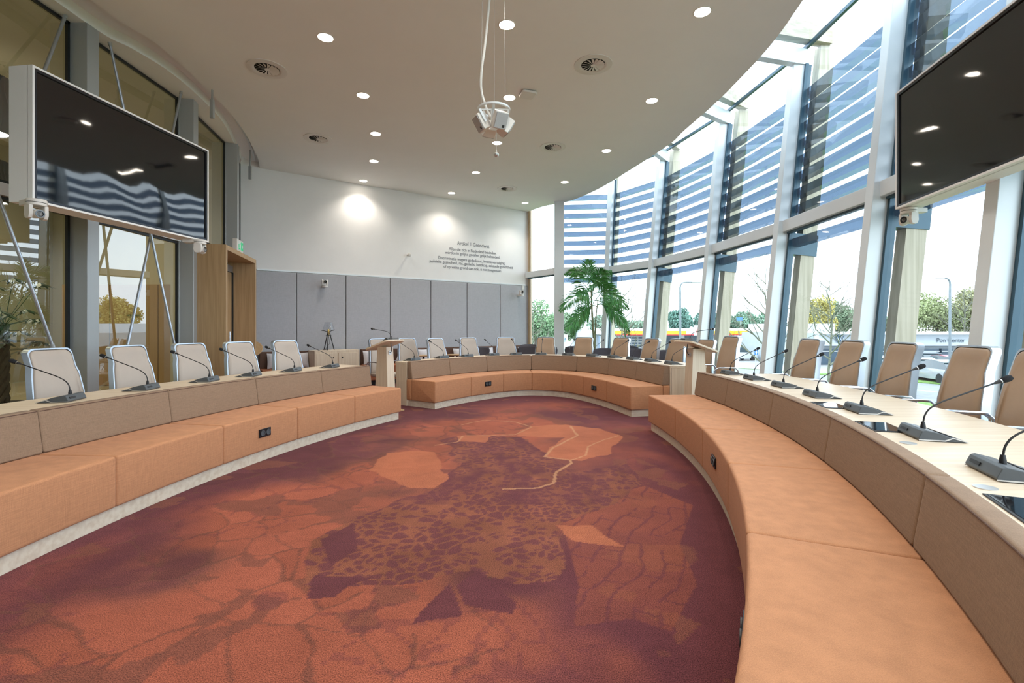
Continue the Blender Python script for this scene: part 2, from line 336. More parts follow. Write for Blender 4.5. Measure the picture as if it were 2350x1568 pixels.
# ---------------------------------------------------------------- ceiling with curved free edge, recessed curtain track on the left
CH = 4.73
def cz(x, y): p = spt(x, y, CH); return Vector((p.x, p.y))
inner = dense([(-2.4,-2.6),(-3.6,.4),(-4.1,2.4),(-4.33,4.1)]+[tuple(cz(*p)) for p in ((254,34),(367,107),(478,208),(551,288),(591,361),(596,386))], 5)
outer = dense([(-2.9,-2.7),(-4.0,.3),(-4.5,2.3),(-4.72,4.1)]+[tuple(cz(*p)) for p in ((220,67),(306,113),(398,171),(478,242),(520,294),(554,367))], 5)
rim = dense([tuple(cz(*p)) for p in ((1214,485),(1251,473),(1302,463),(1363,439),(1419,407),(1527,338),(1570,300),(1650,229),(1757,117),(1843,0))]+[(2.8,3.6),(2.3,1.6),(1.4,-.4),(.3,-2.0)], 5)
back = wall_pt(wall_t(596), -.03)
wr2 = wall_pt(wall_t(1214), -.03)
poly = [tuple(p) for p in inner]+[tuple(back), tuple(wr2)]+[tuple(p) for p in rim]
C = MB().prism(poly[::-1], CH, CH+.22)
o_in = [tuple(p) for p in outer]; lw = [tuple(p) for p in GL[::-1]]
C.prism(([tuple(p) for p in lw]+o_in[::-1]), CH, CH+.2)                                # soffit next to the glass
C.prism(([(p[0]-.05, p[1]) for p in o_in]+[(-5.6,10.2),(-4.9,10.7)]+[(p.x+.05, p.y) for p in inner[::-1]])[::-1], CH+.13, CH+.2)   # recess top
tag(C.build('ceiling', MATS['ceiling_white']), kind='structure')
T = MB()                                                                        # curtain track
for k in range(len(inner)-1):
    a = inner[k].lerp(outer[k], .28); b = inner[k+1].lerp(outer[k+1], .28)
    T.bar((a.x, a.y, CH+.115), (b.x, b.y, CH+.115), .03, .03)
tk = T.build('curtain_track', MATS['white_metal']); tag(tk, 'long white curtain track in the curved ceiling recess above the left glass wall', 'curtain track')
for (x, y0, y1, where) in ((487, 228, 272, 'halfway along the ceiling recess'), (574, 381, 412, 'at the far end of the ceiling recess')):
    d = 6.9 if x == 487 else 9.6; a = dpt(x, y0, d); b = dpt(x, y1, d); h = a.z-b.z
    r = empty('track_motor', (a.x, a.y, b.z), 0, 'grey vertical curtain motor hanging '+where, 'curtain motor', 'curtain motors')
    MB().box((0,0,h/2), (.055,.04,h)).build('housing', MATS['grey_post'], r, bevel=.008); MB().box((0,0,.004), (.045,.03,.012)).build('end_cap', MATS['silver'], r)
    MB().box((0,0,(h+CH+.13-b.z)/2), (.02,.02,CH+.13-b.z-h)).build('bracket', MATS['grey_post'], r)
B = MB()                                                                        # bulkhead above the free edge, and the roof deck over it
bk = [p.lerp(Vector((-.6,6)), .10) for p in rim]
for a, b in zip(bk[:-1], bk[1:]): B.bar((a.x,a.y,(CH+.2+5.62)/2), (b.x,b.y,(CH+.2+5.62)/2), .06, 5.62-CH-.2)
B.prism(([tuple(p) for p in GL[::-1]]+[tuple(wall_pt(0,-.3)), tuple(wall_pt(7.0,-.3))]+[tuple(p) for p in bk])[::-1], 5.62, 5.8)
tag(B.build('ceiling', MATS['ceiling_white']), kind='structure')

# ---------------------------------------------------------------- back wall, white upper part, grey felt panels
def wall_box(t0, t1, z0, z1, o0, o1, mb=None):
    mb = mb or MB(); P = [wall_pt(t0,o0), wall_pt(t1,o0), wall_pt(t1,o1), wall_pt(t0,o1)]
    return mb.prism([tuple(p) for p in P][::-1], z0, z1)
t_l, t_r = wall_t(551), wall_t(1215)
tag(wall_box(t_l, t_r, 0, 5.0, -.25, -.05).build('wall_back', MATS['wall_white']), kind='structure')
tag(wall_box(t_l, t_r, 2.56, 5.0, -.05, 0.0).build('wall_back', MATS['wall_white']), kind='structure')
tag(wall_box(wall_t(590), t_r, 2.545, 2.575, 0, .012).build('trim_1', MATS['white_metal']), kind='structure')
edges = [wall_t(680)-1.065]+[wall_t(x) for x in (680,793,895,988,1071,1147)]+[t_r]
for i in range(7):
    r = empty('acoustic_panel', (*wall_pt((edges[i]+edges[i+1])/2, 0), 0), math.atan2(WD.y, WD.x),
              '%s tall grey felt wall panel from the left on the back wall' % ORD[i], 'wall panel', 'grey felt panels on the back wall')
    wd = edges[i+1]-edges[i]-.018
    MB().box((0,-.0,1.27), (wd,.05,2.53)).build('felt', MATS['felt_grey'], r, bevel=.012, seg=3)
tag(MB().prism([tuple(WR+Vector((-.02,-.10))), tuple(WR+Vector((.045,-.10))), tuple(WR+Vector((.09,.06))), tuple(WR+Vector((-.0,.06)))], 0, 5.3).build('trim_2', MATS['oak_tan']), kind='structure')
# walls that close the room behind the camera and the atrium on the left
tag(MB().bar((-12,-3.05,2.9), (1.0,-3.05,2.9), .1, 5.8).build('wall_near', MATS['wall_white']), kind='structure')
tag(MB().bar((-12,-3,2.9), (-12,16,2.9), .1, 5.8).build('wall_left', mat('atrium_wall', (.62,.58,.46), .7, noise=(2,.03,(1,1,1)))), kind='structure')
tag(MB().bar((-12,12.6,2.9), (-5.9,10.3,2.9), .1, 5.8).build('wall_far', MATS['atrium_wall']), kind='structure')
tag(MB().prism([(-12,-3),(-1,-3),(-1.0,-2.3)]+[tuple(p) for p in GL[::-1]]+[(-5.9,10.6),(-12,13)], 5.6, 5.8).build('ceiling', MATS['atrium_wall']), kind='structure')

# ---------------------------------------------------------------- left glass wall: steel posts, panes with black gaskets, diagonal braces
GP = []
wn = 0
for i in range(len(GL)-1):
    b, a = GL[i], GL[i+1]; wn += 1                     # a near, b far
    r = empty('window_%d' % wn, (a.x, a.y, 0), kind='structure'); d = (b-a).normalized(); n = Vector((d.y, -d.x)); q = lambda s_, z, o=0: Vector((*(a+d*s_+n*o), z)); Ln = (b-a).length
    P = MB()
    zp = 2.63 if i == 0 else 0; P.bar(q(.0,zp,.10), q(.0,CH,.10), .16, .22, up=(n.x,n.y,0)); P.bar(q(-.0,zp,.0), q(0,CH,.0), .19, .05, up=(n.x,n.y,0))
    P.build('post', MATS['grey_post'], r, world=True, bevel=.006)
    for z0, z1, nm in ((.06,2.60,'lower'), (2.72,CH,'upper')):
        if i == 0: z0, z1 = (2.72, CH) if nm == 'upper' else (.06, 2.6)
        MB().add([q(.08,z0), q(Ln-.08,z0), q(Ln-.08,z1), q(.08,z1)], [(0,1,2,3)]).build('glass_pane', MATS['atrium_glass'], r, world=True)
        g = MB()
        for e0, e1 in (((.1,z0+.02),(Ln-.09,z0+.02)), ((.1,z1-.02),(Ln-.09,z1-.02)), ((.1,z0),(.1,z1)), ((Ln-.1,z0),(Ln-.1,z1))): g.bar(q(e0[0],e0[1],.012), q(e1[0],e1[1],.012), .03, .03, up=(n.x,n.y,0))
        g.build('gasket', MATS['gasket'], r, world=True)
    MB().bar(q(.08,2.66,.02), q(Ln-.08,2.66,.02), .12, .08, up=(n.x,n.y,0)).build('transom', MATS['white_metal'], r, world=True)
    if i in (2, 3):                                   # seen bays: crossing rods
        pass
rods = [((125,35,5.25),(20,300,4.55)), ((228,95,5.75),(395,860,6.6)), ((397,210,6.95),(268,800,5.8)), ((-60,380,4.3),(95,800,4.9)), ((395,860,6.6),(352,905,6.2))]
names = ['above the left screen at its near end','from the ceiling past the far half of the left screen','from the second steel post down behind the left screen','leaning behind the leftmost conference chair','low behind the third conference chair from the left']
for (a, b), nm in zip(rods, names):
    A = dpt(*a); Bp = dpt(*b); A.x += .12; Bp.x += .12
    r = empty('brace_rod', tuple(Bp), 0, 'thin grey diagonal steel rod '+nm, 'steel brace', 'diagonal rods of the left glass wall')
    MB().tube([A, Bp], .016, 10).build('rod', MATS['alu_frame'], r, world=True, smooth=True)
    e = (A-Bp).normalized(); MB().tube([A, A-e*.05], .021, 10).build('fork', MATS['grey_post'], r, world=True, smooth=True); MB().tube([Bp, Bp+e*.05], .021, 10).build('fork', MATS['grey_post'], r, world=True, smooth=True)

# ---------------------------------------------------------------- right facade: leaning mullions, transoms, glass roof strip
TZ, ET, TI = 2.85, 5.58, .10
def rad(i):
    a = MUL[max(i-1,0)]; b = MUL[min(i+1,len(MUL)-1)]; d = (b-a).normalized(); return Vector((d.y, -d.x))
RN = [rad(i) for i in range(len(MUL))]
RN[10] = Vector((.12, .99)).normalized(); RN[11] = Vector((.05,.3)).normalized()*.0
def mp(i, z, off=0, along=0):
    n = RN[i] if RN[i].length > 0 else Vector((.7,.7)); k = TI if i < 11 else 0
    if i == 10: k = TI*.6
    d = Vector((-n.y, n.x)); return Vector((*(MUL[i]+n*(off+k*(z-TZ))+d*along), z))
for i in range(len(MUL)-1):
    wn += 1; r = empty('window_%d' % wn, tuple(mp(i, 0)), kind='structure')
    n = RN[i]; up = (n.x, n.y, 0); corner = i == 10
    z1 = 5.3
    M = MB().bar(mp(i,0,-.09), mp(i,z1,-.09), .13 if not corner else .26, .20 if not corner else .16, up=up)
    M.build('mullion', MATS['white_metal'], r, world=True, bevel=.006)
    MB().bar(mp(i,0,-.002,.085), mp(i,z1,-.002,.085), .035, .05, up=up).bar(mp(i,0,-.002,-.085), mp(i,z1,-.002,-.085), .035, .05, up=up).build('gasket', MATS['steel_blue'], r, world=True)
    MB().bar(mp(i,0,.045,-.04), mp(i,z1,.045,-.04), .06, .08, up=up).build('outer_reveal', MATS['steel_blue'], r, world=True)
    def q(z, t, o=0, i=i): return mp(i,z,o).lerp(mp(i+1,z,o), t)
    for z0_, z1_ in ((.08, TZ-.08), (TZ+.08, ET)):
        MB().add([q(z0_,.02), q(z0_,.98), q(z1_,.98), q(z1_,.02)], [(0,1,2,3)]).build('glass_pane', MATS['facade_glass'], r, world=True)
    T = MB().bar(q(TZ,.01,-.05), q(TZ,.99,-.05), .14, .17)
    T.build('transom', MATS['white_metal'], r, world=True, bevel=.005)
    MB().bar(q(TZ-.10,.02,-.02), q(TZ-.10,.98,-.02), .05, .03).bar(q(.05,.0,-.04), q(.05,1,-.04), .14, .1).build('sill_profile', MATS['steel_blue'], r, world=True)
    MB().bar(q(ET,.0,.0), q(ET,1,.0), .05, .05).build('eave_profile', MATS['steel_blue'], r, world=True)
    # roof strip
    ia, ib = mp(i, ET), mp(i+1, ET); inw = lambda p: Vector((p.x, p.y, 0)).lerp(Vector((-.6,6,0)), .48)
    ja, jb = inw(ia), inw(ib); ja.z = jb.z = ET+.02
    MB().add([ia, ib, jb, ja], [(0,1,2,3)]).build('roof_pane', MATS['roof_glass'], r, world=True)
    A = mp(i, 5.42, .02); J = A.copy(); J2 = inw(A); J2.z = 5.42
    J2 = A+(J2-A)*.62
    MB().bar(A, J2, .12, .24).build('roof_beam', MATS['white_metal'], r, world=True, bevel=.005)
    A = mp(i, 5.76, .35); J2 = inw(A); J2.z = 5.76; J2 = A+(J2-A)*.7
    MB().bar(A, J2, .14, .26).build('timber_rafter', MATS['timber_x'], r, world=True)
# timber columns outside and the glass-lamella screens between them
for i in range(4, 10):
    nm = ['beyond the near edge of the right screen','beside the camera under the right screen','left of the camera under the right screen, one bay further','behind the lone chair next to the right lectern','behind the right lectern','behind the palm'][i-4]
    r = empty('timber_column', tuple(mp(i, -2.2, .40)), 0, 'tall raw timber column outside the glass '+nm, 'timber column', 'timber columns outside the facade')
    n = RN[i]; MB().bar(mp(i,-2.2,.34,.05), mp(i,5.63,.34,.05), .15, .22, up=(n.x,n.y,0)).build('post', MATS['timber'], r, world=True)
    MB().bar(mp(i,2.42,.27,.05), mp(i,2.74,.27,.05), .17, .40, up=(n.x,n.y,0)).build('steel_bracket', MATS['steel_blue'], r, world=True)
for i in range(3, 10):
    nm = ['out of sight beyond the right screen','behind the right screen','just left of the right screen','in the second bay left of the right screen','in the third bay left of the right screen','above the right half of the palm','above the left half of the palm'][i-3]
    r = empty('louvre_screen', tuple(mp(i, 2.5, .62)), 0, 'blue-grey glass louvres outside the facade '+nm, 'louvres', 'glass louvres outside the facade')
    for k in range(10):
        z = 2.605+.252*k
        a, b = mp(i,z,.125), mp(i+1 if i < 9 else 10,z,.125)
        MB().bar(a, b, .135, .118).build('louvre', MATS['slat'], r, world=True)
# ---------------------------------------------------------------- curved benches
def rounded(poly, r, k=4):
    P = [Vector(p) for p in poly]; out = []; n = len(P)
    for i in range(n):
        a, b, c = P[i-1], P[i], P[(i+1) % n]; u = (a-b); v = (c-b); rr = min(r, u.length*.45, v.length*.45); u.normalize(); v.normalize()
        for j in range(k+1):
            t = j/k; out.append((b+u*rr)*(1-t)**2+b*2*t*(1-t)+(b+v*rr)*t*t)
    return out
def sweep(cv, s0, s1, sec, r=.022, soft=True, step=.06):
    S = rounded(sec, r) if r else [Vector(p) for p in sec]; c = sum(S, Vector((0,0)))/len(S)
    st = [(s0, .018), (s0+.003, .008), (s0+.012, .001)] if soft else [(s0, 0)]
    n = max(2, int((s1-s0)/step)); a, b = (s0+.02, s1-.02) if soft else (s0, s1)
    st += [(a+(b-a)*k/n, 0) for k in range(0 if soft else 1, n+1)]
    if soft: st += [(s1-.012, .001), (s1-.003, .008), (s1, .018)]
    loops = []
    for s_, ins in st:
        L = []
        for p in S:
            d = p-c; q = p-d.normalized()*ins if ins else p
            w_, _ = cv.at(s_, q.x); L.append(Vector((w_.x, w_.y, q.y)))
        loops.append(L)
    return MB().loft(loops)
ZS, ZB, ZT = .452, .104, .752
def bench(cv, name_loc, seat_seams, back_seams, d, label, sockets):
    P0, _ = cv.at(cv.L/2, .3); r = empty('curved_bench', (P0.x, P0.y, 0), 0, label, 'bench', 'curved benches around the carpet')
    s0, s1 = seat_seams[0], seat_seams[-1]
    sweep(cv, s0+.03, s1-.03, [(.03,0),(.03,ZB),(d+.13,ZB),(d+.13,0)], 0, False).build('plinth', MATS['oak_pale'], r, world=True)
    for a, b in zip(seat_seams[:-1], seat_seams[1:]):
        sweep(cv, a+.0015, b-.0015, [(0,ZB),(0,ZS),(d+.02,ZS),(d+.02,ZB)], .022).build('seat_cushion', MATS['terracotta'], r, world=True, smooth=True)
    for a, b in zip(back_seams[:-1], back_seams[1:]):
        o = sweep(cv, a+.0015, b-.0015, [(d,ZS+.002),(d+.045,ZT),(d+.13,ZT),(d+.13,ZS+.002)], .014).build('back_cushion', MATS['taupe'], r, world=True, smooth=True)
    sweep(cv, s0+.002, s1-.002, [(d+.021,ZB),(d+.021,ZS),(d+.13,ZS),(d+.13,ZB)], .012).build('seat_back_panel', MATS['terracotta'], r, world=True, smooth=True)
    for a, b in zip(back_seams[:-1], back_seams[1:]):     # piping along the top front edge
        n = 14; pts = []
        for k in range(n+1):
            q, _ = cv.at(a+.01+(b-a-.02)*k/n, d+.0445); pts.append((q.x, q.y, ZT-.009))
        MB().tube(pts, .0035, 6).build('piping', MATS['sofa_brown'], r, world=True, smooth=True)
    for x, z in sockets:
        q = cv.ray(x, 0); p, n = cv.at(q, -.006); tdir = Vector((-n.y, n.x)); so = MB()
        f = MB().box((0,0,0), (.155,.012,.082)).build('power_socket', MATS['socket'], r, bevel=.003)
        f.location = (p.x-P0.x, p.y-P0.y, z); f.rotation_euler = (0,0,math.atan2(-n.y, -n.x)-math.pi/2)   # local +Y points into the room
        for e in (-1, 1):
            R_ = Matrix.Rotation(-math.pi/2, 3, 'X')
            MB().lathe([(.029,0),(.029,.006),(.022,.006),(.020,-.006),(0.001,-.006)], 20, (e*.037,.008,0), R_).build('outlet', MATS['mic_grey'], f, smooth=True)
    return r
LE = left.L; sl = [left.ray(x) for x in (268.3, 513.5, 683.5, 814.5)]
Ls = [sl[0]-2.06, sl[0]-1.03]+sl+[LE]
bl = [left.ray(99, .575), left.ray(394, .575), left.ray(592.6, .575), left.ray(741.5, .575)]
Ls = Ls[:2]+[sl[0]]+Ls[3:]
bench(left, 0, Ls, [bl[0]-1.05, ]+bl+[LE-.012], .57, 'long curved terracotta bench with taupe backrest under the left screen', [(606, .285)])
sr = [right.ray(x, far=True) for x in (1549.7, 1612.7, 1670.9)]
RE = right.L
sr2 = sorted([RE, sr[0], sr[1], sr[2], sr[2]-1.12, sr[2]-2.2])
brr = [right.ray(x, .597) for x in (1662.5, 1763.5, 1889.7, 2091.7)]
brr = sorted([RE-.02]+brr+[brr[-1]-1.05])
bench(right, 0, sr2, brr, .597, 'long curved terracotta bench with taupe backrest on the window side, nearest the camera', [(1640, .30), (1741, .26)])
sm = [0]+[mid.ray(x) for x in (1081.4,1155.7,1220.5,1288.4,1337.3,1391.9)]+[mid.L]
bm_ = [.012]+[mid.ray(x, .52) for x in (1034,1118.9,1219.2,1321.5,1393.2,1457)]+[mid.L-.012]
bench(mid, 0, sm, bm_, .52, 'horseshoe end bench in terracotta and taupe at the far end of the carpet', [(1119.5,.29),(1363.5,.28)])

# ---------------------------------------------------------------- tables behind the benches
TT = .742
def table(cv, o0, o1, s0, s1, label, screens, grommets):
    """o1 may vary from (start) to (end)"""
    P0, _ = cv.at((s0+s1)/2, .9); r = empty('curved_table', (P0.x, P0.y, 0), 0, label, 'table', 'curved oak tables behind the benches')
    def ring(z0, z1, oa, ob, inset=0):
        loops = []; n = int((s1-s0-2*inset)/.08)
        for k in range(n+1):
            t = k/n; s_ = s0+inset+(s1-s0-2*inset)*t; out = ob(t) if callable(ob) else ob; inn = oa(t) if callable(oa) else oa
            a, _ = cv.at(s_, inn); b, _ = cv.at(s_, out)
            loops.append([Vector((a.x,a.y,z0)), Vector((a.x,a.y,z1)), Vector((b.x,b.y,z1)), Vector((b.x,b.y,z0))])
        return MB().loft(loops)
    ring(TT-.032, TT, o0, o1).build('tabletop', MATS['oak_x'] if cv is not mid else MATS['oak_x'], r, world=True)
    ring(0, TT-.032, o0, o0+.025, .004).build('modesty_panel', MATS['oak_z'], r, world=True)
    for s_ in (s0+.004, s1-.034):
        a, n = cv.at(s_+.015, o0+.03); b, _ = cv.at(s_+.015, (o1(0 if s_ < (s0+s1)/2 else 1) if callable(o1) else o1)-.01)
        MB().bar((a.x,a.y,(TT-.032)/2), (b.x,b.y,(TT-.032)/2), .03, TT-.034).build('end_panel', MATS['oak_z'], r, world=True)
    for s_, o_ in screens:
        p, n = cv.at(s_, o_); t = Vector((-n.y, n.x)); M = Matrix(((t.x, n.x, 0),(t.y, n.y, 0),(0,0,1)))
        MB().box((p.x,p.y,TT+.002), (.30,.17,.006), M=M).build('inset_screen', MATS['black'], r, world=True, bevel=.002)
        MB().box((p.x,p.y,TT+.0056), (.275,.15,.002), M=M).build('screen_glass', MATS['screen'], r, world=True)
    for s_, o_ in grommets:
        p, n = cv.at(s_, o_); MB().cyl((p.x,p.y,TT+.0015), .035, .003, 24).build('cable_grommet', MATS['silver'], r, world=True, smooth=True)
    return r
bR, bL, bM = .597+.132, .57+.132, .52+.132
rs = lambda x, o: right.ray(x, o)
table(right, bR, 1.55, .0, right.ray(1634, bR), 'broad curved oak table behind the window side bench, set with microphones', [(rs(1905,bR+.1), bR+.1), (rs(2022,bR+.09), bR+.09), (rs(2385,bR+.1), bR+.10)],
      [(rs(2085,bR+.06), bR+.06), (rs(2262,bR+.06), bR+.06)])
table(left, bL, 1.26, left.L-6.2, left.L, 'narrow curved oak table behind the left bench, set with microphones', [], [])
table(mid, bM, lambda t: .92+.36*min(1, max(0, (t-.25)/.4)), -.0, mid.L, 'horseshoe oak table behind the end bench, in front of the chairs', [], [])

# ---------------------------------------------------------------- conference chairs
leftx = Curve2([CL+RL*Vector((-math.cos(a), math.sin(a))) for a in np.linspace(math.radians(-15), math.radians(42), 160)], 1)
rightx = Curve2([CR+RR*Vector((math.cos(a), math.sin(a))) for a in np.linspace(math.radians(-34), math.radians(16), 160)], -1)
def chair_proto(lm):
    r = empty('conference_chair')                      # origin on floor under the back; local +Y points away from the table
    # back shell outline in (x, z) ; back leans towards +Y with height
    def outline(w_top, w_bot, z0, z1, ins=0):
        zk = z1-.19; pts = []
        rc = .055
        R = [(w_bot-ins, z0+ins), (w_bot-ins*1, z0+.12), (w_bot-.005-ins, zk-.22), (w_top+.018-ins, zk-.04), (w_top-ins, zk+.02), (w_top-ins, z1-rc)]
        for k in range(1, 6):
            a = k/5*math.pi/2; R.append((w_top-ins-rc+rc*math.cos(a), z1-ins-rc+rc*math.sin(a)+ins*0))
        R = [(x, z) for x, z in R]
        return R+[(-x, z) for x, z in R[::-1]]
    lean = lambda z: -.02+(z-.55)*.17+.05*math.sin(max(0, min(1, (z-.5)/.6))*math.pi)*-.6
    Z0, Z1 = .46, 1.14
    pad = MB(); O = outline(.185, .225, Z0+.02, Z1-.016); 
    def ringpts(O, dy, sc=1.0):
        cz_ = (Z0+Z1)/2
        return [Vector((x*sc, lean(z)+dy, cz_+(z-cz_)*sc)) for x, z in O]
    pad.loft([ringpts(O, .012, .99), ringpts(O, -.012, 1.0), ringpts(O, -.026, .985), ringpts(O, -.034, .95), ringpts(O, -.038, .80)], True)
    pad.build('back_pad', MATS[lm], r, smooth=True, ang=60)
    fr = MB(); O1 = outline(.200, .240, Z0, Z1); O2 = outline(.189, .229, Z0+.01, Z1-.012)
    a, b, c, d = ringpts(O1, -.022), ringpts(O1, .036), ringpts(O2, .036), ringpts(O2, -.022)
    fr.loft([a, b, c, d], False, closed=True)
    fr.build('back_frame', MATS['alu_frame'], r, smooth=True)
    MB().add(ringpts(O2, .030), [tuple(range(len(O2)))]).build('back_shell', MATS[lm], r)
    s = MB(); S = [(-.235,-.46),(.235,-.46),(.245,-.1),(.2,.02),(-.2,.02),(-.245,-.1)]
    s.prism(rounded(S, .06), .42, .485); s.build('seat', MATS[lm], r, smooth=True, bevel=.015)
    for e in (-1, 1):
        MB().tube([(e*.20,.02,.47),(e*.275,.0,.50),(e*.285,-.02,.66),(e*.28,-.06,.695),(e*.27,-.25,.70),(e*.262,-.33,.695),(e*.235,-.37,.66),(e*.225,-.37,.46)], .011, 8).build('armrest', MATS['chrome'], r, smooth=True)
    MB().cyl((0,-.2,.27), .027, .32, 16).cyl((0,-.2,.16), .04, .14, 16).build('gas_column', MATS['chrome'], r, smooth=True)
    for k in range(5):
        a = TAU*k/5+.3; v = Vector((math.cos(a), math.sin(a), 0)); c0 = Vector((0,-.2,.1)); e = c0+v*.31; e.z = .075
        l = MB().tube([c0, c0+v*.15+Vector((0,0,-.005)), e], [.022,.018,.013], 8).build('leg', MATS['chrome'], r, smooth=True)
        MB().cyl(tuple(e-Vector((0,0,.045))), .029, .03, 14, Matrix.Rotation(a+math.pi/2, 3, 'Z')@Matrix.Rotation(math.pi/2, 3, 'X')).build('caster', MATS['black'], l, smooth=True)
    return r
chairs = []
def place_chair(proto, used, cv, x, off, zlift, label, group, turn=0):
    o = proto if not used else copy_tree(proto)
    p, n = cv.at(cv.ray(x, off), off); p = p-n*.07
    o.location = (p.x, p.y, 0); o.rotation_euler = (0,0,math.atan2(n.y, n.x)-math.pi/2+turn); o.scale = (1,1,zlift)
    tag(o, label, 'chair', group); return o
cp = chair_proto('leather_pale'); cp2 = chair_proto('leather')
for k, x in enumerate((112, 292, 433, 547, 652)):
    place_chair(cp, k > 0, leftx, x, 1.26+(.36,.36,.34,.30,.26)[k], 1.0, 'beige high-back conference chair at the left table, %s from the near end' % ORD[k], 'conference chairs at the left table', (.1,.06,.0,-.04,-.04)[k])
cx = [868, 933, 998, 1073, 1160, 1251, 1340, 1427, 1497, 1556, 1622]
lab = ['mostly hidden behind the left lectern', 'just right of the left lectern']+['']*6+['beside the last grey cafe chair','left of the right lectern','partly hidden behind the right lectern']
for k, x in enumerate(cx):
    off = .92+.36*min(1, max(0, (k/10-.25)/.4))+.34; use2 = k >= 5
    q = mid.ray(x, off)
    if k == 0: P, n = Vector((-2.62, 9.25)), Vector((-.72,.69))
    elif k == 1: P, n = Vector((-2.08, 9.62)), Vector((-.70,.71))
    elif k == 9: P, n = Vector((3.18,9.05)), Vector((.90,.43))
    elif k == 10: P, n = Vector((3.52,8.55)), Vector((.93,.36))
    else: P, n = mid.at(q, off)
    pr = cp2 if use2 else cp; o = copy_tree(pr) if (k != 5) else pr
    if k in (0,1,9,10):                               # keep to the sight line through x at this depth
        P = Vector(((x-CX)/F*P.y, P.y))
    P = P-n*.07; o.location = (P.x, P.y, 0); o.rotation_euler = (0,0,math.atan2(n.y, n.x)-math.pi/2); o.scale = (1,1,.975)
    tag(o, 'beige high-back conference chair at the far horseshoe table, %s from the left' % ORD[k], 'chair', 'conference chairs at the far table')
for k, x in enumerate((1680, 1862, 1960, 2076, 2238, 2395)):
    place_chair(cp2, True, rightx, x, 1.55+(.18,.30,.32,.34,.36,.36)[k], 1.045, 'brown-beige high-back conference chair on the window side, %s' % ['alone next to the lectern','farthest of the main group','second farthest of the main group','second nearest, before a leaning post','nearest one wholly in view','cut off by the photo edge'][k], 'conference chairs on the window side')

# ---------------------------------------------------------------- conference microphones
def mic_proto():
    r = empty('conference_microphone')      # local +Y outward (towards the chair), +X tangential
    sec = [(-.085,.0),(-.092,.012),(-.075,.050),(-.060,.055),(.0,.042),(.055,.020),(.115,.006),(.115,.0)]
    b = MB(); b.loft([[Vector((x, y, z+.002)) for y, z in sec] for x in (-.115, .115)]); b.build('base', MATS['mic_grey'], r, bevel=.004)
    MB().box((-.0,.055,.0265), (.16,.06,.004), M=Matrix.Rotation(-.34, 3, 'X')).build('display', MATS['black'], r)
    t = MB()
    for e in (-1, 1):
        t.loft([[Vector((e*.1165+o, y, z)) for y, z in ((-.092,.004),(-.092,.009),(.02,.010),(.055,.026),(.118,.007),(.118,.003),(.055,.020),(.022,.004))] for o in (-.0015,.0015)])
    t.build('side_trim', MATS['silver'], r)
    MB().box((-.05,-.086,.034), (.07,.004,.014), M=Matrix.Rotation(-.4, 3, 'X')).build('speaker_slot', MATS['black'], r)
    MB().lathe([(.012,.045),(.012,.062),(.008,.085),(.006,.085)], 14, (.02,-.03,0)).build('stem_socket', MATS['black'], r, smooth=True)
    pts = [(.02,-.03,.08),(.02,-.022,.12),(.018,.0,.155),(.016,.04,.185),(.012,.10,.215),(.004,.30,.305)]
    def sm(pts):
        P = [Vector(p) for p in pts]; P = [2*P[0]-P[1]]+P+[2*P[-1]-P[-2]]; o = []
        for i in range(1, len(P)-2):
            for j in range(5):
                t_ = j/5; a, b, c, d = P[i-1:i+3]; o.append(.5*((2*b)+(c-a)*t_+(2*a-5*b+4*c-d)*t_*t_+(3*b-a-3*c+d)*t_**3))
        return o+[P[-2]]
    global SM; SM = sm
    g = MB().tube(sm(pts), .0042, 8).build('gooseneck', MATS['black'], r, smooth=True)
    e = Vector(pts[-1]); d = (e-Vector(pts[-2])).normalized(); h = r; e = tuple(e)
    Mx = d.to_track_quat('Z', 'Y').to_matrix()
    MB().lathe([(.005,-.02),(.009,.0),(.011,.012)], 12, e, Mx).build('capsule', MATS['black'], h, smooth=True)
    MB().lathe([(.0115,.010),(.0115,.015)], 14, e, Mx).build('light_ring', MATS['silver'], h, smooth=True)
    MB().lathe([(.008,.013),(.014,.020),(.0165,.035),(.0165,.050),(.012,.062),(.003,.066)], 14, e, Mx).build('windscreen', MATS['foam'], h, smooth=True)
    return r
mpz = mic_proto(); nmic = 0
def put_mic(P, n, z, label, group, turn=0):
    global nmic
    o = mpz if nmic == 0 else copy_tree(mpz); nmic += 1
    o.location = (P.x, P.y, z); o.rotation_euler = (0,0,math.atan2(n.y, n.x)-math.pi/2+turn); tag(o, label, 'microphone', group); return o
for k, x in enumerate((145, 327, 471, 572, 668, 757)):
    P, n = leftx.at(leftx.ray(x, bL+.23), bL+.23)
    put_mic(P, n, TT, 'black gooseneck microphone on the left table, %s from the near end' % ORD[k], 'microphones on the left table', .35)
for k, x in enumerate((946, 1013, 1070, 1130, 1183, 1241, 1305, 1361, 1410, 1454, 1497, 1544)):
    off = bM+.14+.10*min(1, max(0, (k-4)/4)); q = mid.ray(x, off); P, n = mid.at(q, off)
    if k >= 10: P = P
    put_mic(P, n, TT, 'black gooseneck microphone on the far horseshoe table, %s from the left' % ORD[k], 'microphones on the far table')
for k, x in enumerate((1680, 1735, 1803, 1882, 1986, 2130, 2318)):
    P, n = rightx.at(rightx.ray(x, bR+.22), bR+.22)
    put_mic(P, n, TT, 'black gooseneck microphone on the window side table, %s from the far end' % ORD[k], 'microphones on the window side table', .04)

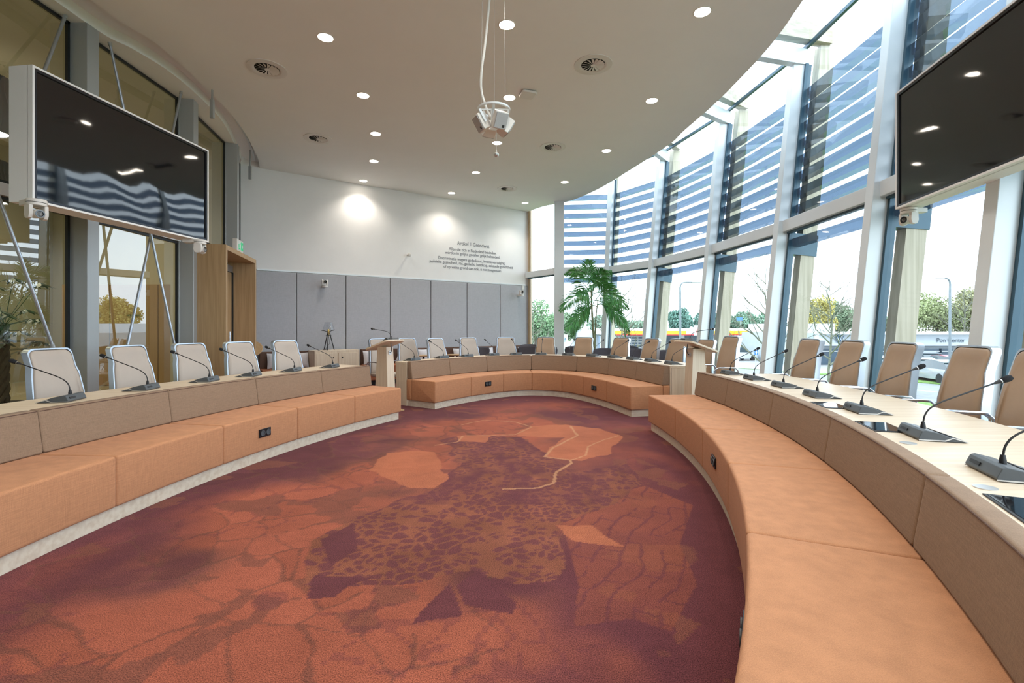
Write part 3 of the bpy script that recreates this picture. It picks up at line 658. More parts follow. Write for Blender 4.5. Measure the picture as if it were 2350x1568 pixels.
# ---------------------------------------------------------------- lecterns
def lectern(px, d, rz, label, mirror, miclab):
    x = (px-CX)/F*d; r = empty('lectern', (x, d, 0), rz, label, 'lectern', 'oak lecterns between the tables')
    MB().box((0,.0,.012), (.44,.40,.024)).build('base_plate', MATS['oak_tan_y'], r, bevel=.003)
    s = MB()     # column: wide splayed sides, tapering upwards
    def lv(w_, dp, z, y0=0): return [Vector((-w_/2, y0-dp/2, z)), Vector((w_/2, y0-dp/2, z)), Vector((w_/2, y0+dp/2, z)), Vector((-w_/2, y0+dp/2, z))]
    s.loft([lv(.31,.17,.024), lv(.27,.155,.5), lv(.205,.14,1.02, .0)])
    s.build('column', MATS['oak_z'], r, bevel=.003)
    Mt = Matrix.Rotation(mirror*.30, 3, 'Y')
    c = Vector((mirror*-.0,0,1.035)); top = MB(); T_ = rounded([(-.27,-.21),(.27,-.21),(.27,.21),(-.27,.21)], .10, 6)
    top.loft([[c+Mt@Vector((p.x, p.y, z)) for p in T_] for z in (0,.026)]); top.build('desk_top', MATS['oak_x'], r, bevel=.004)
    MB().bar(c+Mt@Vector((mirror*.25,-.13,.03)), c+Mt@Vector((mirror*.25,.13,.03)), .02, .02).build('paper_stop', MATS['oak_x'], r)
    g = MB().cyl((-mirror*.112,0,.93), .035, .012, 24, Matrix.Rotation(math.pi/2, 3, 'Y')); g.build('cable_outlet', MATS['silver'], r, smooth=True)
    MB().tube(SM([c+Mt@Vector((-mirror*.20,-.06,-.004)), (-mirror*.20,-.05,1.0), (-mirror*.16,-.02,.95), (-mirror*.115,0,.93)]), .006, 8).build('cable', MATS['black'], r, smooth=True)
    # microphone unit standing on the sloping top
    Pm = r.matrix_basis@(c+Mt@Vector((-mirror*.12,0,.026)))
    o = copy_tree(mpz); o.location = Pm; tag(o, miclab, 'microphone')
    o.rotation_euler = (Matrix.Rotation(rz,3,'Z')@Mt@Matrix.Rotation(-mirror*math.pi/2,3,'Z')).to_euler()
    return r
lectern(884, 7.62, -.59, 'oak lectern standing between the left table and the far table', -1, 'black gooseneck microphone standing on top of the left lectern')
lectern(1596, 7.02, .37, 'oak lectern standing between the far table and the window side table', 1, 'black gooseneck microphone with red ring standing on top of the right lectern')

# ---------------------------------------------------------------- wall-mounted screens
def tv(P0, P1, z0, z1, label, depth):      # P0 -> P1 bottom edge as seen left to right from inside the room
    P0, P1 = Vector(P0), Vector(P1); d = (P1-P0).normalized(); n = Vector((d.y, -d.x)); W = (P1-P0).length; H = z1-z0
    rz = math.atan2(d.y, d.x); c = (P0+P1)/2; r = empty('wall_screen', (c.x, c.y, z0), rz, label, 'screen', 'large hanging screens')
    h = MB(); t = .017          # housing: box open to the front with thin rim; local -Y faces the room
    h.box((0, depth/2+.02, H/2), (W, depth-.04, H)); h.box((0,.02,t/2),(W,.05,t)).box((0,.02,H-t/2),(W,.05,t)).box((-W/2+t/2,.02,H/2),(t,.05,H-2*t)).box((W/2-t/2,.02,H/2),(t,.05,H-2*t))
    h.build('housing', MATS['wall_white'], r)
    bz = MB(); b = .022
    bz.box((0,.012,t+b/2),(W-2*t,.02,b)).box((0,.012,H-t-b/2),(W-2*t,.02,b)).box((-W/2+t+b/2,.012,H/2),(b,.02,H-2*t-2*b)).box((W/2-t-b/2,.012,H/2),(b,.02,H-2*t-2*b))
    bz.build('bezel', MATS['screen_bezel'], r)
    nx, nz = 24, 14; g = MB(); w2, h2 = W/2-t-b, H-2*t-2*b
    g.add([Vector((-w2+2*w2*i/nx, .014+.0012*math.sin(i*.9+j*.6)*math.sin(math.pi*j/nz)*math.sin(math.pi*i/nx), t+b+h2*j/nz)) for j in range(nz+1) for i in range(nx+1)],
          [(j*(nx+1)+i, j*(nx+1)+i+1, (j+1)*(nx+1)+i+1, (j+1)*(nx+1)+i) for j in range(nz) for i in range(nx)])
    g.build('screen_glass', MATS['screen'], r, smooth=True)
    return r
tv((-3.965, 3.977), (-3.73, 5.915), 2.37, 3.50, 'large dark screen in a white housing hanging at the left glass wall', .22)
tv((3.735, 4.685), (3.386, 2.756), 2.475, 3.605, 'large dark screen in a white housing hanging at the right facade', .20)

# ---------------------------------------------------------------- pan-tilt cameras
def ptz(loc, rz, up, label, tilt=0, bracket=True, arm=(0,.12)):
    """up=+1 standing, -1 hanging; local -Y is where the lens looks"""
    r = empty('security_camera', loc, rz, label, 'camera', 'white pan-tilt cameras'); u = up
    MB().lathe([(.062,0),(.066,u*.004),(.066,u*.026)], 28).build('base', MATS['white_plastic'], r, smooth=True)
    MB().lathe([(.063,u*.026),(.063,u*.030)], 28).build('seam_ring', MATS['black'], r, smooth=True)
    y = MB().lathe([(.065,u*.030),(.065,u*.052)], 28)
    for e in (-1, 1):
        ox = e*.049; y.loft([[Vector((ox+dx, yy, u*z)) for yy, z in ((-.040,.05),(-.045,.12),(-.03,.155),(.0,.163),(.03,.155),(.045,.12),(.040,.05))] for dx in (-.013,.013)])
    y.build('yoke', MATS['white_plastic'], r, smooth=True, bevel=.003)
    M = Matrix.Rotation(math.pi/2+tilt, 3, 'X')
    MB().lathe([(.03,-.055),(.036,-.045),(.036,.048),(.033,.056)], 24, (0,0,u*.115), M).build('lens_barrel', MATS['white_plastic'], r, smooth=True)
    MB().lathe([(.031,.050),(.031,.062),(.022,.062),(.018,.056),(.001,.056)], 24, (0,0,u*.115), M).build('lens', MATS['lens_black'], r, smooth=True)
    if bracket: MB().box((arm[0]/2, arm[1]/2+.03, -u*.0+u*.018), (.085,.10+arm[1]*.6,.045)).build('bracket', MATS['white_plastic'], r, bevel=.004)
    return r
a = dpt(78, 462, 3.9); ptz((a.x, a.y+.02, 2.368), math.radians(66), -1, 'white pan-tilt camera hanging under the near corner of the left screen', .1)
a = dpt(459, 553, 5.72); ptz((a.x, a.y, 2.368), math.radians(96), -1, 'white pan-tilt camera hanging under the far corner of the left screen')
a = dpt(2085, 483, 4.62); ptz((a.x-.0, a.y, 2.472), math.radians(-78), -1, 'white pan-tilt camera hanging under the far corner of the right screen')
for x, y, lab in ((741, 660, 'white pan-tilt camera standing on a bracket on the grey wall panels, left one'), (1188.5, 680, 'white pan-tilt camera on the grey wall panels, right one near the window')):
    t, z = wall_tz(x, y); p = wall_pt(t, .18); ptz((p.x, p.y, z), math.atan2(WD.y, WD.x), 1, lab, 0)
t, z = wall_tz(936, 586); p = wall_pt(t, 0)
r = empty('wall_sensor', (p.x, p.y, z), math.atan2(WD.y, WD.x), 'small round white sensor on a stub on the upper white back wall', 'sensor')
MB().cyl((0,-.05,0), .022, .10, 16, Matrix.Rotation(math.pi/2,3,'X')).build('stub', MATS['white_plastic'], r, smooth=True)
MB().lathe([(.01,0),(.045,.008),(.05,.03),(.035,.05),(.005,.055)], 24, (0,-.09,0), Matrix.Rotation(math.pi/2,3,'X')).build('dome', MATS['white_plastic'], r, smooth=True)
p = wall_pt(wall_t(1199), .02); r = empty('wall_junction_box', (p.x, p.y, wall_tz(1199, 661)[1]), math.atan2(WD.y, WD.x), 'small white box above the right wall camera', 'junction box')
MB().box((0,0,0), (.07,.05,.12)).build('cover', MATS['white_plastic'], r, bevel=.004)

# ---------------------------------------------------------------- ceiling fittings
lights = [(747,86),(1163,57),(1612,27),(833,219),(1169,224),(1496,231),(862,307),(1141,328),(1392,346),(858,370),(1092,396),(1296,418),(834,415),(1036,443),(1205,466)]
LP = [Vector((cz(*p).x, cz(*p).y)) for p in lights]+[Vector(p) for p in ((-2.2,4.0),(-.05,3.75),(2.0,3.5),(-2.1,2.2),(0,1.9),(1.5,1.6),(-1.6,.4),(.2,.1))]
rowname = ['nearest visible row','second row','third row','fourth row','fifth row, by the back wall']
def downlight(p, i):
    lab = ('round recessed ceiling light, %s of the %s' % (['left','middle','right'][i % 3], rowname[i//3])) if i < 15 else 'round recessed ceiling light over the camera, %s of the unseen ones' % ORD[i-15]
    r = empty('ceiling_light', (p.x, p.y, CH), 0, lab, 'ceiling light', 'recessed ceiling lights' if i < 15 else 'ceiling lights over the camera')
    MB().lathe([(.098,.0),(.098,-.004),(.086,-.005),(.084,.0)], 32).build('trim_ring', MATS['white_plastic'], r, smooth=True)
    MB().lathe([(.0845,-.0035),(.04,-.003),(.001,-.003)], 32).build('diffuser', MATS['lamp_on'], r)
    ld = bpy.data.lights.new('lamp', 'SPOT'); ld.energy = 40; ld.color = (1,.92,.82); ld.spot_size = math.radians(125); ld.spot_blend = .75; ld.shadow_soft_size = .07
    lo = bpy.data.objects.new('lamp', ld); scene.collection.objects.link(lo); lo.parent = r; lo.location = (0,0,-.02)
for i, p in enumerate(LP): downlight(p, i)
def vent(x, y, lab, i):
    p = cz(x, y); r = empty('ceiling_vent', (p.x, p.y, CH), 0, lab, 'air vent', 'round swirl vents in the ceiling')
    MB().lathe([(.245,0),(.245,-.008),(.18,-.014),(.165,-.012),(.15,.0)], 40).build('collar', MATS['white_plastic'], r, smooth=True)
    MB().lathe([(.155,-.0015),(.001,-.001)], 32).build('dark_core', MATS['vent_dark'], r)
    f = MB()
    for k in range(16):
        a = TAU*k/16+.1; v = Vector((math.cos(a), math.sin(a), 0)); t_ = Vector((-v.y, v.x, 0))
        f.add([v*.028+Vector((0,0,-.006)), v*.148-t_*.004+Vector((0,0,-.004)), v*.142+t_*.034+Vector((0,0,-.018)), v*.028+t_*.006+Vector((0,0,-.012))], [(0,1,2,3),(3,2,1,0)])
    f.build('swirl_blades', MATS['white_plastic'], r); MB().lathe([(.03,-.004),(.03,-.014),(.001,-.015)], 20).build('hub', MATS['white_plastic'], r, smooth=True)
for i, (x, y) in enumerate(((613,158),(1361,148.4),(730,318),(1268.5,337.7),(1164,433))):
    vent(x, y, 'round white swirl vent in the ceiling, '+['nearest on the left','nearest on the right','second on the left','second on the right','small far one near the back wall'][i], i)
p = cz(1211, 213); r = empty('ceiling_access_point', (p.x, p.y, CH), .3, 'flat white rounded square device on the ceiling right of a light', 'access point')
MB().prism(rounded([(-.11,-.11),(.11,-.11),(.11,.11),(-.11,.11)], .04), -.045, -.012).build('cover', MATS['white_plastic'], r, bevel=.008, smooth=True); MB().prism(rounded([(-.08,-.08),(.08,-.08),(.08,.08),(-.08,.08)], .03), -.012, 0).build('mount', MATS['black'], r)

# ---------------------------------------------------------------- hanging speaker cluster
D0 = 4.5; c0 = dpt(1133, 252, D0); r = empty('speaker_cluster', tuple(c0), 0, 'cluster of small white loudspeakers on a ring hung from the ceiling by wires', 'loudspeaker cluster')
MB().lathe([(.155,-.008),(.155,.008),(.135,.008),(.135,-.008),(.155,-.008)], 40, cap=False).build('ring', MATS['white_metal'], r, smooth=True)
MB().bar((-.14,0,0),(.14,0,0),.025,.008).bar((0,-.14,0),(0,.14,0),.025,.008).cyl((0,0,-.06),.028,.12,14).build('cross_bar', MATS['white_metal'], r)
for k, a in enumerate((-155, -62, 25, 118)):
    a = math.radians(a); v = Vector((math.cos(a), math.sin(a), 0))
    s = MB().loft([[Vector((x, y*(1-.1*abs(z)/.08), z)) for x, y in [(-.066,-.05),(.066,-.05),(.05,.05),(-.05,.05)]] for z in (-.075,-.03,.03,.075)]).build('loudspeaker', MATS['white_plastic'], r, bevel=.006, smooth=True)
    s.location = v*.115+Vector((0,0,-.135)); s.rotation_euler = (Matrix.Rotation(a+math.pi/2,3,'Z')@Matrix.Rotation(math.radians(32),3,'X')).to_euler()
    # cabinet: local -Y is the grille side
    MB().box((0,-.052,0), (.118,.006,.135)).build('grille', mat('grille_%d' % k, (.50,.50,.50), .6, noise=(200,.1,(1,1,1))), s, bevel=.003)
    MB().box((.028,-.0565,-.045), (.022,.003,.022)).build('logo_badge', MATS['black'], s)
    MB().bar((.068,0,-.02),(.068,.0,.10),.004,.022).build('bracket', MATS['white_metal'], s)
up = CH-c0.z
for vx, vy in ((-.11,-.09),(.11,-.09),(.0,.14)):
    MB().tube([(vx,vy,.005),(vx*.9,vy*.9,up)], .0016, 5).build('wire', MATS['grey_post'], r)
cab = [dpt(1128,-70,D0), dpt(1121,20,D0), dpt(1112,110,D0), dpt(1105,160,D0), dpt(1104,205,D0), dpt(1113,240,D0), dpt(1122,262,D0), dpt(1131,272,D0)]
MB().tube(SM(cab), .0125, 10).build('cable_sleeve', MATS['cable_white'], r, world=True, smooth=True)
q = dpt(1139, 355, D0); r2 = empty('hanging_microphone', tuple(q), 0, 'small grey ball microphone hanging below the loudspeaker cluster', 'microphone')
MB().lathe([(.001,-.022),(.015,-.018),(.024,-.006),(.0255,.003)], 18).build('ball', MATS['silver'], r2, smooth=True)
MB().lathe([(.0255,.003),(.02,.012),(.006,.022),(.003,.045)], 18).build('cap', MATS['white_plastic'], r2, smooth=True)
MB().tube([(0,0,.04),(0,0,c0.z-q.z-.1)], .002, 6).build('cord', MATS['cable_white'], r2)
# ---------------------------------------------------------------- oak door portal on the left
PA, PB = Vector((-4.39,7.39)), Vector((-4.84,9.11)); pd = (PB-PA).normalized(); pn = Vector((pd.y, -pd.x))     # front edge, near to far; pn into the room
r = empty('door_portal', (PA.x, PA.y, 0), 0, 'deep oak door portal standing in the left wall beside the back wall', 'door portal')
PH, t, dp = 2.60, .075, .46; q = lambda s_, o, z: Vector((*(PA+pd*s_+pn*o), z)); W = (PB-PA).length; up = (pn.x, pn.y, 0)
MB().bar(q(t/2,-dp/2,0), q(t/2,-dp/2,PH), t, dp, up=up).build('near_side', MATS['oak_tan'], r, world=True, bevel=.002)
MB().bar(q(W-t/2,-dp/2,0), q(W-t/2,-dp/2,PH), t, dp, up=up).build('far_side', MATS['oak_tan'], r, world=True, bevel=.002)
MB().bar(q(t,-dp/2,PH-t/2), q(W-t,-dp/2,PH-t/2), dp, t).build('head', MATS['oak_tan_y'], r, world=True, bevel=.002)
r = empty('door_1', tuple(q(W/2,-dp+.05,0)), kind='structure')
MB().bar(q(t,-dp+.06,2.40), q(W-t,-dp+.06,2.40), .05, .12).build('door_header', mat('door_metal', (.30,.27,.25), .4, .4, noise=(3,.03,(1,1,1))), r, world=True)
MB().bar(q(W/2,-dp+.05,.01), q(W/2,-dp+.05,2.33), W-2*t-.06, .045, up=up).build('door_leaf', MATS['oak_tan'], r, world=True, bevel=.003)
MB().bar(q(t+.015,-dp+.06,0), q(t+.015,-dp+.06,2.34), .03, .07, up=up).bar(q(W-t-.015,-dp+.06,0), q(W-t-.015,-dp+.06,2.34), .03, .07, up=up).build('door_frame', MATS['gasket'], r, world=True)
MB().tube([q(W-.35,-dp+.11,.95), q(W-.35,-dp+.11,1.25)], .012, 10).build('door_handle', MATS['chrome'], r, world=True, smooth=True)
# white filler between portal, posts and back wall
tag(MB().bar((-5.36,9.05,2.4), (-5.74,10.10,2.4), .06, 4.7).build('wall_left', MATS['grey_post']), kind='structure')
# exit sign on top
a = dpt(546, 566, 8.3); r = empty('exit_sign', (a.x, a.y, PH), math.atan2(pd.y, pd.x), 'green and white emergency exit sign standing on top of the oak portal', 'exit sign')
MB().box((0,0,.115), (.36,.07,.23)).build('light_box', MATS['white_plastic'], r, bevel=.004)
MB().box((.02,-.037,.13), (.28,.004,.15)).build('sign_face', mat('sign_white', (.75,.8,.78), .4, noise=(9,.02,(1,1,1))), r)
g = MB().add([(.03,-.0405,.06),(.155,-.0405,.06),(.155,-.0405,.20),(.03,-.0405,.20)], [(0,1,2,3)]).box((-.05,-.0405,.075), (.10,.002,.025)).box((-.085,-.0405,.125), (.03,.002,.05)).box((-.02,-.0405,.165), (.025,.002,.03))
g.build('pictogram', MATS['exit_green'], r)
MB().add([(.075,-.042,.115),(.105,-.042,.115),(.105,-.042,.09),(.145,-.042,.13),(.105,-.042,.17),(.105,-.042,.145),(.075,-.042,.145)], [(0,1,2,3,4,5,6)]).build('arrow', MATS['sign_white'], r)

# ---------------------------------------------------------------- lettering on the back wall
def text_mesh(body, size, M, mb_list, width=None, height=None):
    cu = bpy.data.curves.new('t', 'FONT'); cu.body = body; cu.align_x = 'CENTER'; cu.align_y = 'CENTER'; cu.size = size; cu.extrude = .001
    o = bpy.data.objects.new('t', cu); scene.collection.objects.link(o); dg = bpy.context.evaluated_depsgraph_get(); dg.update()
    me = bpy.data.meshes.new_from_object(o.evaluated_get(dg)); V = [v.co.copy() for v in me.vertices]
    x0, x1 = min(v.x for v in V), max(v.x for v in V); y0, y1 = min(v.y for v in V), max(v.y for v in V)
    sx = width/(x1-x0) if width else 1; sy = height/(y1-y0) if height else 1
    if width and not height: sy = sx
    mb_list.add([M@Vector(((v.x-(x0+x1)/2)*sx, (v.y-(y0+y1)/2)*sy, v.z)) for v in V], [list(p.vertices) for p in me.polygons])
    bpy.data.objects.remove(o); bpy.data.meshes.remove(me); bpy.data.curves.remove(cu)
lines = [('Artikel 1 Grondwet',1049,1123,1085.8,561.6,8.6),('Allen die zich in Nederland bevinden,',1030,1139,1084,576.5,7.6),('worden in gelijke gevallen gelijk behandeld.',1021,1148,1084.5,586,8.4),
         ('Discriminatie wegens godsdienst, levensovertuiging,',1006,1159,1083,598.6,8.4),('politieke gezindheid, ras, geslacht, handicap, seksuele gerichtheid',986,1177,1082,607.5,8.4),('of op welke grond dan ook, is niet toegestaan.',1018,1151,1085,617.6,8.4)]
t0, z0 = wall_tz(1083, 590); Pw = wall_pt(t0, .0); r = empty('wall_lettering', (Pw.x, Pw.y, z0), math.atan2(WD.y, WD.x), 'grey lettering of a constitution article on the white upper back wall', 'lettering')
for body, x0, x1, xc, yc, hp in lines:
    ta, tb = wall_t(x0), wall_t(x1); zc = wall_tz((x0+x1)/2, yc+((x0+x1)/2-xc)*.12)[1]; mbx = MB()
    D = wall_pt((ta+tb)/2).y
    M = Matrix.Translation(((ta+tb)/2-t0, -.004, zc-z0))@Matrix.Rotation(math.pi/2, 4, 'X')
    text_mesh(body, .15, M, mbx, tb-ta, hp/F*D)
    mbx.build('text_line', MATS['text_grey'], r)

# ---------------------------------------------------------------- lounge along the back wall
def on_wall(t, off): p = wall_pt(t, off); return p
WRZ = math.atan2(WD.y, WD.x)
def wall_sofa(t0, t1, label, name='wall_bench'):
    c = wall_pt((t0+t1)/2, .33); r = empty(name, (c.x, c.y, 0), WRZ, label, 'bench', 'upholstered benches along the back wall'); L = t1-t0; n = max(1, round(L/1.3))
    MB().box((0,.0,.05), (L-.1,.5,.1)).build('plinth', MATS['black'], r)
    for k in range(n):
        x = -L/2+L*(k+.5)/n; w_ = L/n-.006
        MB().box((x,-.02,.28), (w_,.58,.34)).build('seat_cushion', mat('rust_%s%d' % (label[:5], k), (.33,.115,.05), .85, noise=(60,.1,(1,1,1))) if k == 0 else last, r, bevel=.02, seg=3)
        if k == 0: last = bpy.data.materials[-1] if False else kids(r)[-1].data.materials[0]
        o = MB().box((x,.21,.625), (w_,.13,.36)).build('back_cushion', MATS['sofa_brown'], r, bevel=.015, seg=3)
    return r
tc0, tc1 = wall_t(716), wall_t(822)
wall_sofa(.02, tc0-.05, 'brown upholstered wall bench between the oak portal and the cabinet')
wall_sofa(tc1+.02, wall_t(1203), 'long brown upholstered wall bench right of the cabinet along the felt panels')
# cabinet
Dc = 10.35; A, Bc = Vector(((722-CX)/F*10.28, 10.28)), Vector(((825-CX)/F*10.92, 10.92))
cd = (Bc-A).normalized(); rz = math.atan2(cd.y, cd.x); L = (Bc-A).length; H = .82; c = (A+Bc)/2; back_n = Vector((-cd.y, cd.x))
r = empty('oak_cabinet', tuple((c+back_n*.22).to_3d()), rz, 'low pale oak cabinet with two doors between the wall benches, carrying the tripod lamp', 'cabinet')
MB().box((0,.0,H/2), (L,.44,H)).build('body', MATS['oak_z'], r, bevel=.003)
for e in (-1, 1):
    dr = MB().box((e*(L/4-.012),-.222,H/2-.005), (L/2-.07,.018,H-.11)).build('door', MATS['oak_z'], r, bevel=.002)
    MB().cyl((e*.10,-.236,H-.16), .012, .02, 14, Matrix.Rotation(math.pi/2,3,'X')).build('lock', MATS['black'], dr, smooth=True)
cab_c = c+back_n*.22
# tripod lamp on it
lp = dpt(754, 803, 10.75); r = empty('tripod_lamp', (lp.x, lp.y, H), .2, 'small black tripod table lamp with glass shade standing on the oak cabinet', 'lamp')
for k in range(3):
    a = TAU*k/3+.5; MB().tube([(.02*math.cos(a),.02*math.sin(a),.40),(.125*math.cos(a),.125*math.sin(a),.0)], .010, 8).build('leg', MATS['black'], r, smooth=True)
MB().lathe([(.055,.325),(.06,.325),(.06,.335),(.055,.335)], 20).tube([(-.15,0,.44),(0,0,.405),(.13,-.02,.45)], .008, 6).build('support_ring', MATS['black'], r, smooth=True)
MB().lathe([(.012,.30),(.022,.39),(.024,.46),(.018,.465)], 16).build('socket', MATS['brass'], r, smooth=True)
MB().lathe([(.010,.465),(.024,.50),(.026,.53),(.012,.56),(.002,.565)], 16).build('bulb', MATS['clear_glass'], r, smooth=True)
sh = MB(); n = 24; sh.loft([[Vector((rr*math.cos(TAU*i/n), rr*math.sin(TAU*i/n), z)) for i in range(n)] for rr, z in ((.125,.45),(.075,.62))], False); sh.build('glass_shade', MATS['clear_glass'], r, smooth=True)
MB().tube([(.0,0,.31),(.03,-.02,.15),(-.06,-.03,.02),(-.12,.02,.008),(-.05,.05,.006)], .004, 6).build('cord', MATS['black'], r)
# cushions on the wall benches
def pillow(t, off, z, tilt, label, rot=0):
    p = wall_pt(t, off); r = MB(); n = 10; s = .165
    g = lambda i, j, sg: Vector((s*(2*i/n-1)*(1-.06*math.cos(math.pi*(j/n-.5))), sg*.065*(math.sin(math.pi*i/n)*math.sin(math.pi*j/n))**.5, s*(2*j/n-1)*(1-.06*math.cos(math.pi*(i/n-.5)))))
    for sg in (-1, 1):
        F_ = [(j*(n+1)+i, j*(n+1)+i+1, (j+1)*(n+1)+i+1, (j+1)*(n+1)+i) for j in range(n) for i in range(n)]
        r.add([g(i, j, sg) for j in range(n+1) for i in range(n+1)], F_ if sg < 0 else [f[::-1] for f in F_])
    r.lathe([(.001,-.01),(.014,-.006),(.014,.004),(.001,.006)], 10, (0,-.054,0), Matrix.Rotation(math.pi/2,3,'X'))
    o = r.build('pillow', MATS['pillow'], smooth=True); o.location = (p.x, p.y, z); o.rotation_euler = (tilt, rot, WRZ); tag(o, label, 'pillow', 'pale pillows on the wall benches')
for x, lab in ((628,'pale grey pillow seen left of the fifth chair at the left table'),(684,'pale grey pillow seen right of the fifth chair at the left table'),(841,'pale grey tufted pillow beside the oak cabinet'),(916,'pale grey pillow half hidden behind the chair right of the left lectern'),(962,'pale pillow right of the second chair at the far table'),(1042,'pale pillow behind the round tabletop'),(1108,'pale pillow behind the fourth and fifth chairs at the far table'),(1187,'pale pillow nearest the corner window')):
    pillow(wall_t(x), .30, .45+.165, -.25, lab, .0 if x != 916 else .3)
# round cafe tables
def cafe_table(x, y, d, label, zt=.74, rad_=.33):
    p = Vector(((x-CX)/F*d, d)); r = empty('round_table', (p.x, p.y, 0), 0, label, 'table', 'small round oak tables')
    MB().lathe([(rad_-.012,zt-.022),(rad_,zt-.01),(rad_,zt)], 40).build('tabletop', MATS['oak_tan_y'], r, smooth=True)
    MB().lathe([(.026,.02),(.026,zt-.02)], 16).build('column', MATS['black'], r, smooth=True); MB().lathe([(.22,0),(.22,.01),(.03,.025)], 28).build('foot', MATS['black'], r, smooth=True)
cafe_table(972, 810, 11.15, 'small round oak table behind the second and third chairs at the far table', .68, .28)
cafe_table(1049, 813, 11.8, 'small round oak table behind the third and fourth chairs at the far table', .66, .28)
r = empty('round_table', (-5.18, 9.62, 0), .4, 'upright folded round oak tabletop peeping out behind the oak portal', 'table')
MB().lathe([(.17,-.012),(.18,0),(.17,.012)], 36, (0,0,.90), Matrix.Rotation(.95, 3, 'X')).build('tabletop', MATS['oak_tan_y'], r, smooth=True)
MB().tube([(0,0,.02),(0,0,.88)], .025, 12).lathe([(.2,0),(.2,.012),(.03,.03)], 24).build('column', MATS['black'], r, smooth=True)
# cafe chairs with curved shell backs
def cafe_proto():
    r = empty('cafe_chair'); b = MB(); n = 12; m = 8; V = []
    def w_(t): return .10+.11*max(0,min(1,(t-.0)/.55))**1.5*1.0+.015*math.sin(max(0,t)*math.pi)
    for j in range(m+1):
        t = j/m
        for i in range(n+1):
            s = 2*i/n-1; x = s*(w_(t)); z = .50+.34*t-(.045*(abs(s)**3) if t > .8 else 0)+(.02*abs(s)**2 if t > .6 else 0)
            V.append((x, .20+.09*t-.07*(s*s)*t, z))
    F_ = [(j*(n+1)+i, j*(n+1)+i+1, (j+1)*(n+1)+i+1, (j+1)*(n+1)+i) for j in range(m) for i in range(n)]
    o = b.add(V, F_).build('back_shell', MATS['charcoal'], r, smooth=True); s_ = o.modifiers.new('thick', 'SOLIDIFY'); s_.thickness = .022; s_.offset = 0
    b = MB().prism(rounded([(-.21,-.22),(.21,-.22),(.20,.16),(.10,.22),(-.10,.22),(-.20,.16)], .07), .44, .475); b.build('seat', MATS['charcoal'], r, bevel=.012, smooth=True)
    MB().tube([(0,.19,.46),(0,.215,.50)], .10, 10).build('neck', MATS['charcoal'], r, smooth=True)
    for a, c in ((-1,-1),(1,-1),(-1,1),(1,1)): MB().tube([(a*.10,c*.08,.45),(a*.22,c*.22,0)], .008, 8).build('leg', MATS['chrome'], r, smooth=True)
    return r
kp = cafe_proto(); used = False
for x, d, rz, zs, lab in ((1103,11.75,.2,1.0,'dark grey low cafe chair behind the fourth and fifth chairs at the far table'),(1210,12.4,-.1,1.0,'dark grey low cafe chair in front of the corner window'),(1222,13.0,.3,1.02,'dark grey low cafe chair rearmost by the corner post'),
    (1285,12.0,.9,1.0,'dark grey cafe chair left of the palm, left one of the overlapping pair'),(1306,12.1,-.6,1.0,'dark grey cafe chair left of the palm, right one of the overlapping pair'),(1390,11.2,-.1,.985,'dark grey cafe chair right of the palm stems'),
    (1452,10.9,-.35,.99,'dark grey cafe chair between the third and fourth chairs right of the palm'),(1450,11.6,.1,1.03,'dark grey cafe chair with only its top edge showing, right of the palm'),(1524,10.3,-.6,.985,'dark grey cafe chair in front of the timber column left of the right lectern'),(1582,9.9,-.6,.975,'dark grey cafe chair almost hidden behind the right lectern')):
    o = kp if not used else copy_tree(kp); used = True
    o.location = ((x-CX)/F*d, d, 0); o.rotation_euler = (0,0,rz+math.pi); o.scale = (1.18,1.18,zs)
    o.rotation_euler = (0,0,rz); tag(o, lab, 'chair', 'dark grey cafe chairs')

# ---------------------------------------------------------------- potted palm
PD = 11.6; px_ = lambda x, y, dd=0: dpt(x, y, PD+dd)
b0 = px_(1362, 840); r = empty('potted_palm', (b0.x, b0.y, 0), 0, 'tall green kentia palm with two thin stems in front of the window corner', 'palm')
MB().lathe([(.17,0),(.21,.02),(.235,.50),(.22,.50),(.21,.44),(.001,.44)], 36).build('planter', mat('planter', (.55,.55,.53), .6, noise=(8,.05,(1,1,1))), r, smooth=True)
MB().lathe([(.208,.445),(.001,.47)], 20).build('soil', MATS['soil'], r)
st1 = [px_(1367,840)-Vector((0,0,.0)), px_(1364,790), px_(1360,740), px_(1358,700), px_(1357,665)]
st1[0].z = .44; st2 = [px_(1360,840), px_(1366,800), px_(1366,760), px_(1368,725), px_(1372,690)]; st2[0].z = .44
for st, wd in ((st1,.035),(st2,.022)): MB().tube(SM(st), [wd*(1-.5*k/(5*(len(st)-1))) for k in range(5*(len(st)-1)+1)], 10).build('trunk', MATS['stem'], r, world=True, smooth=True)
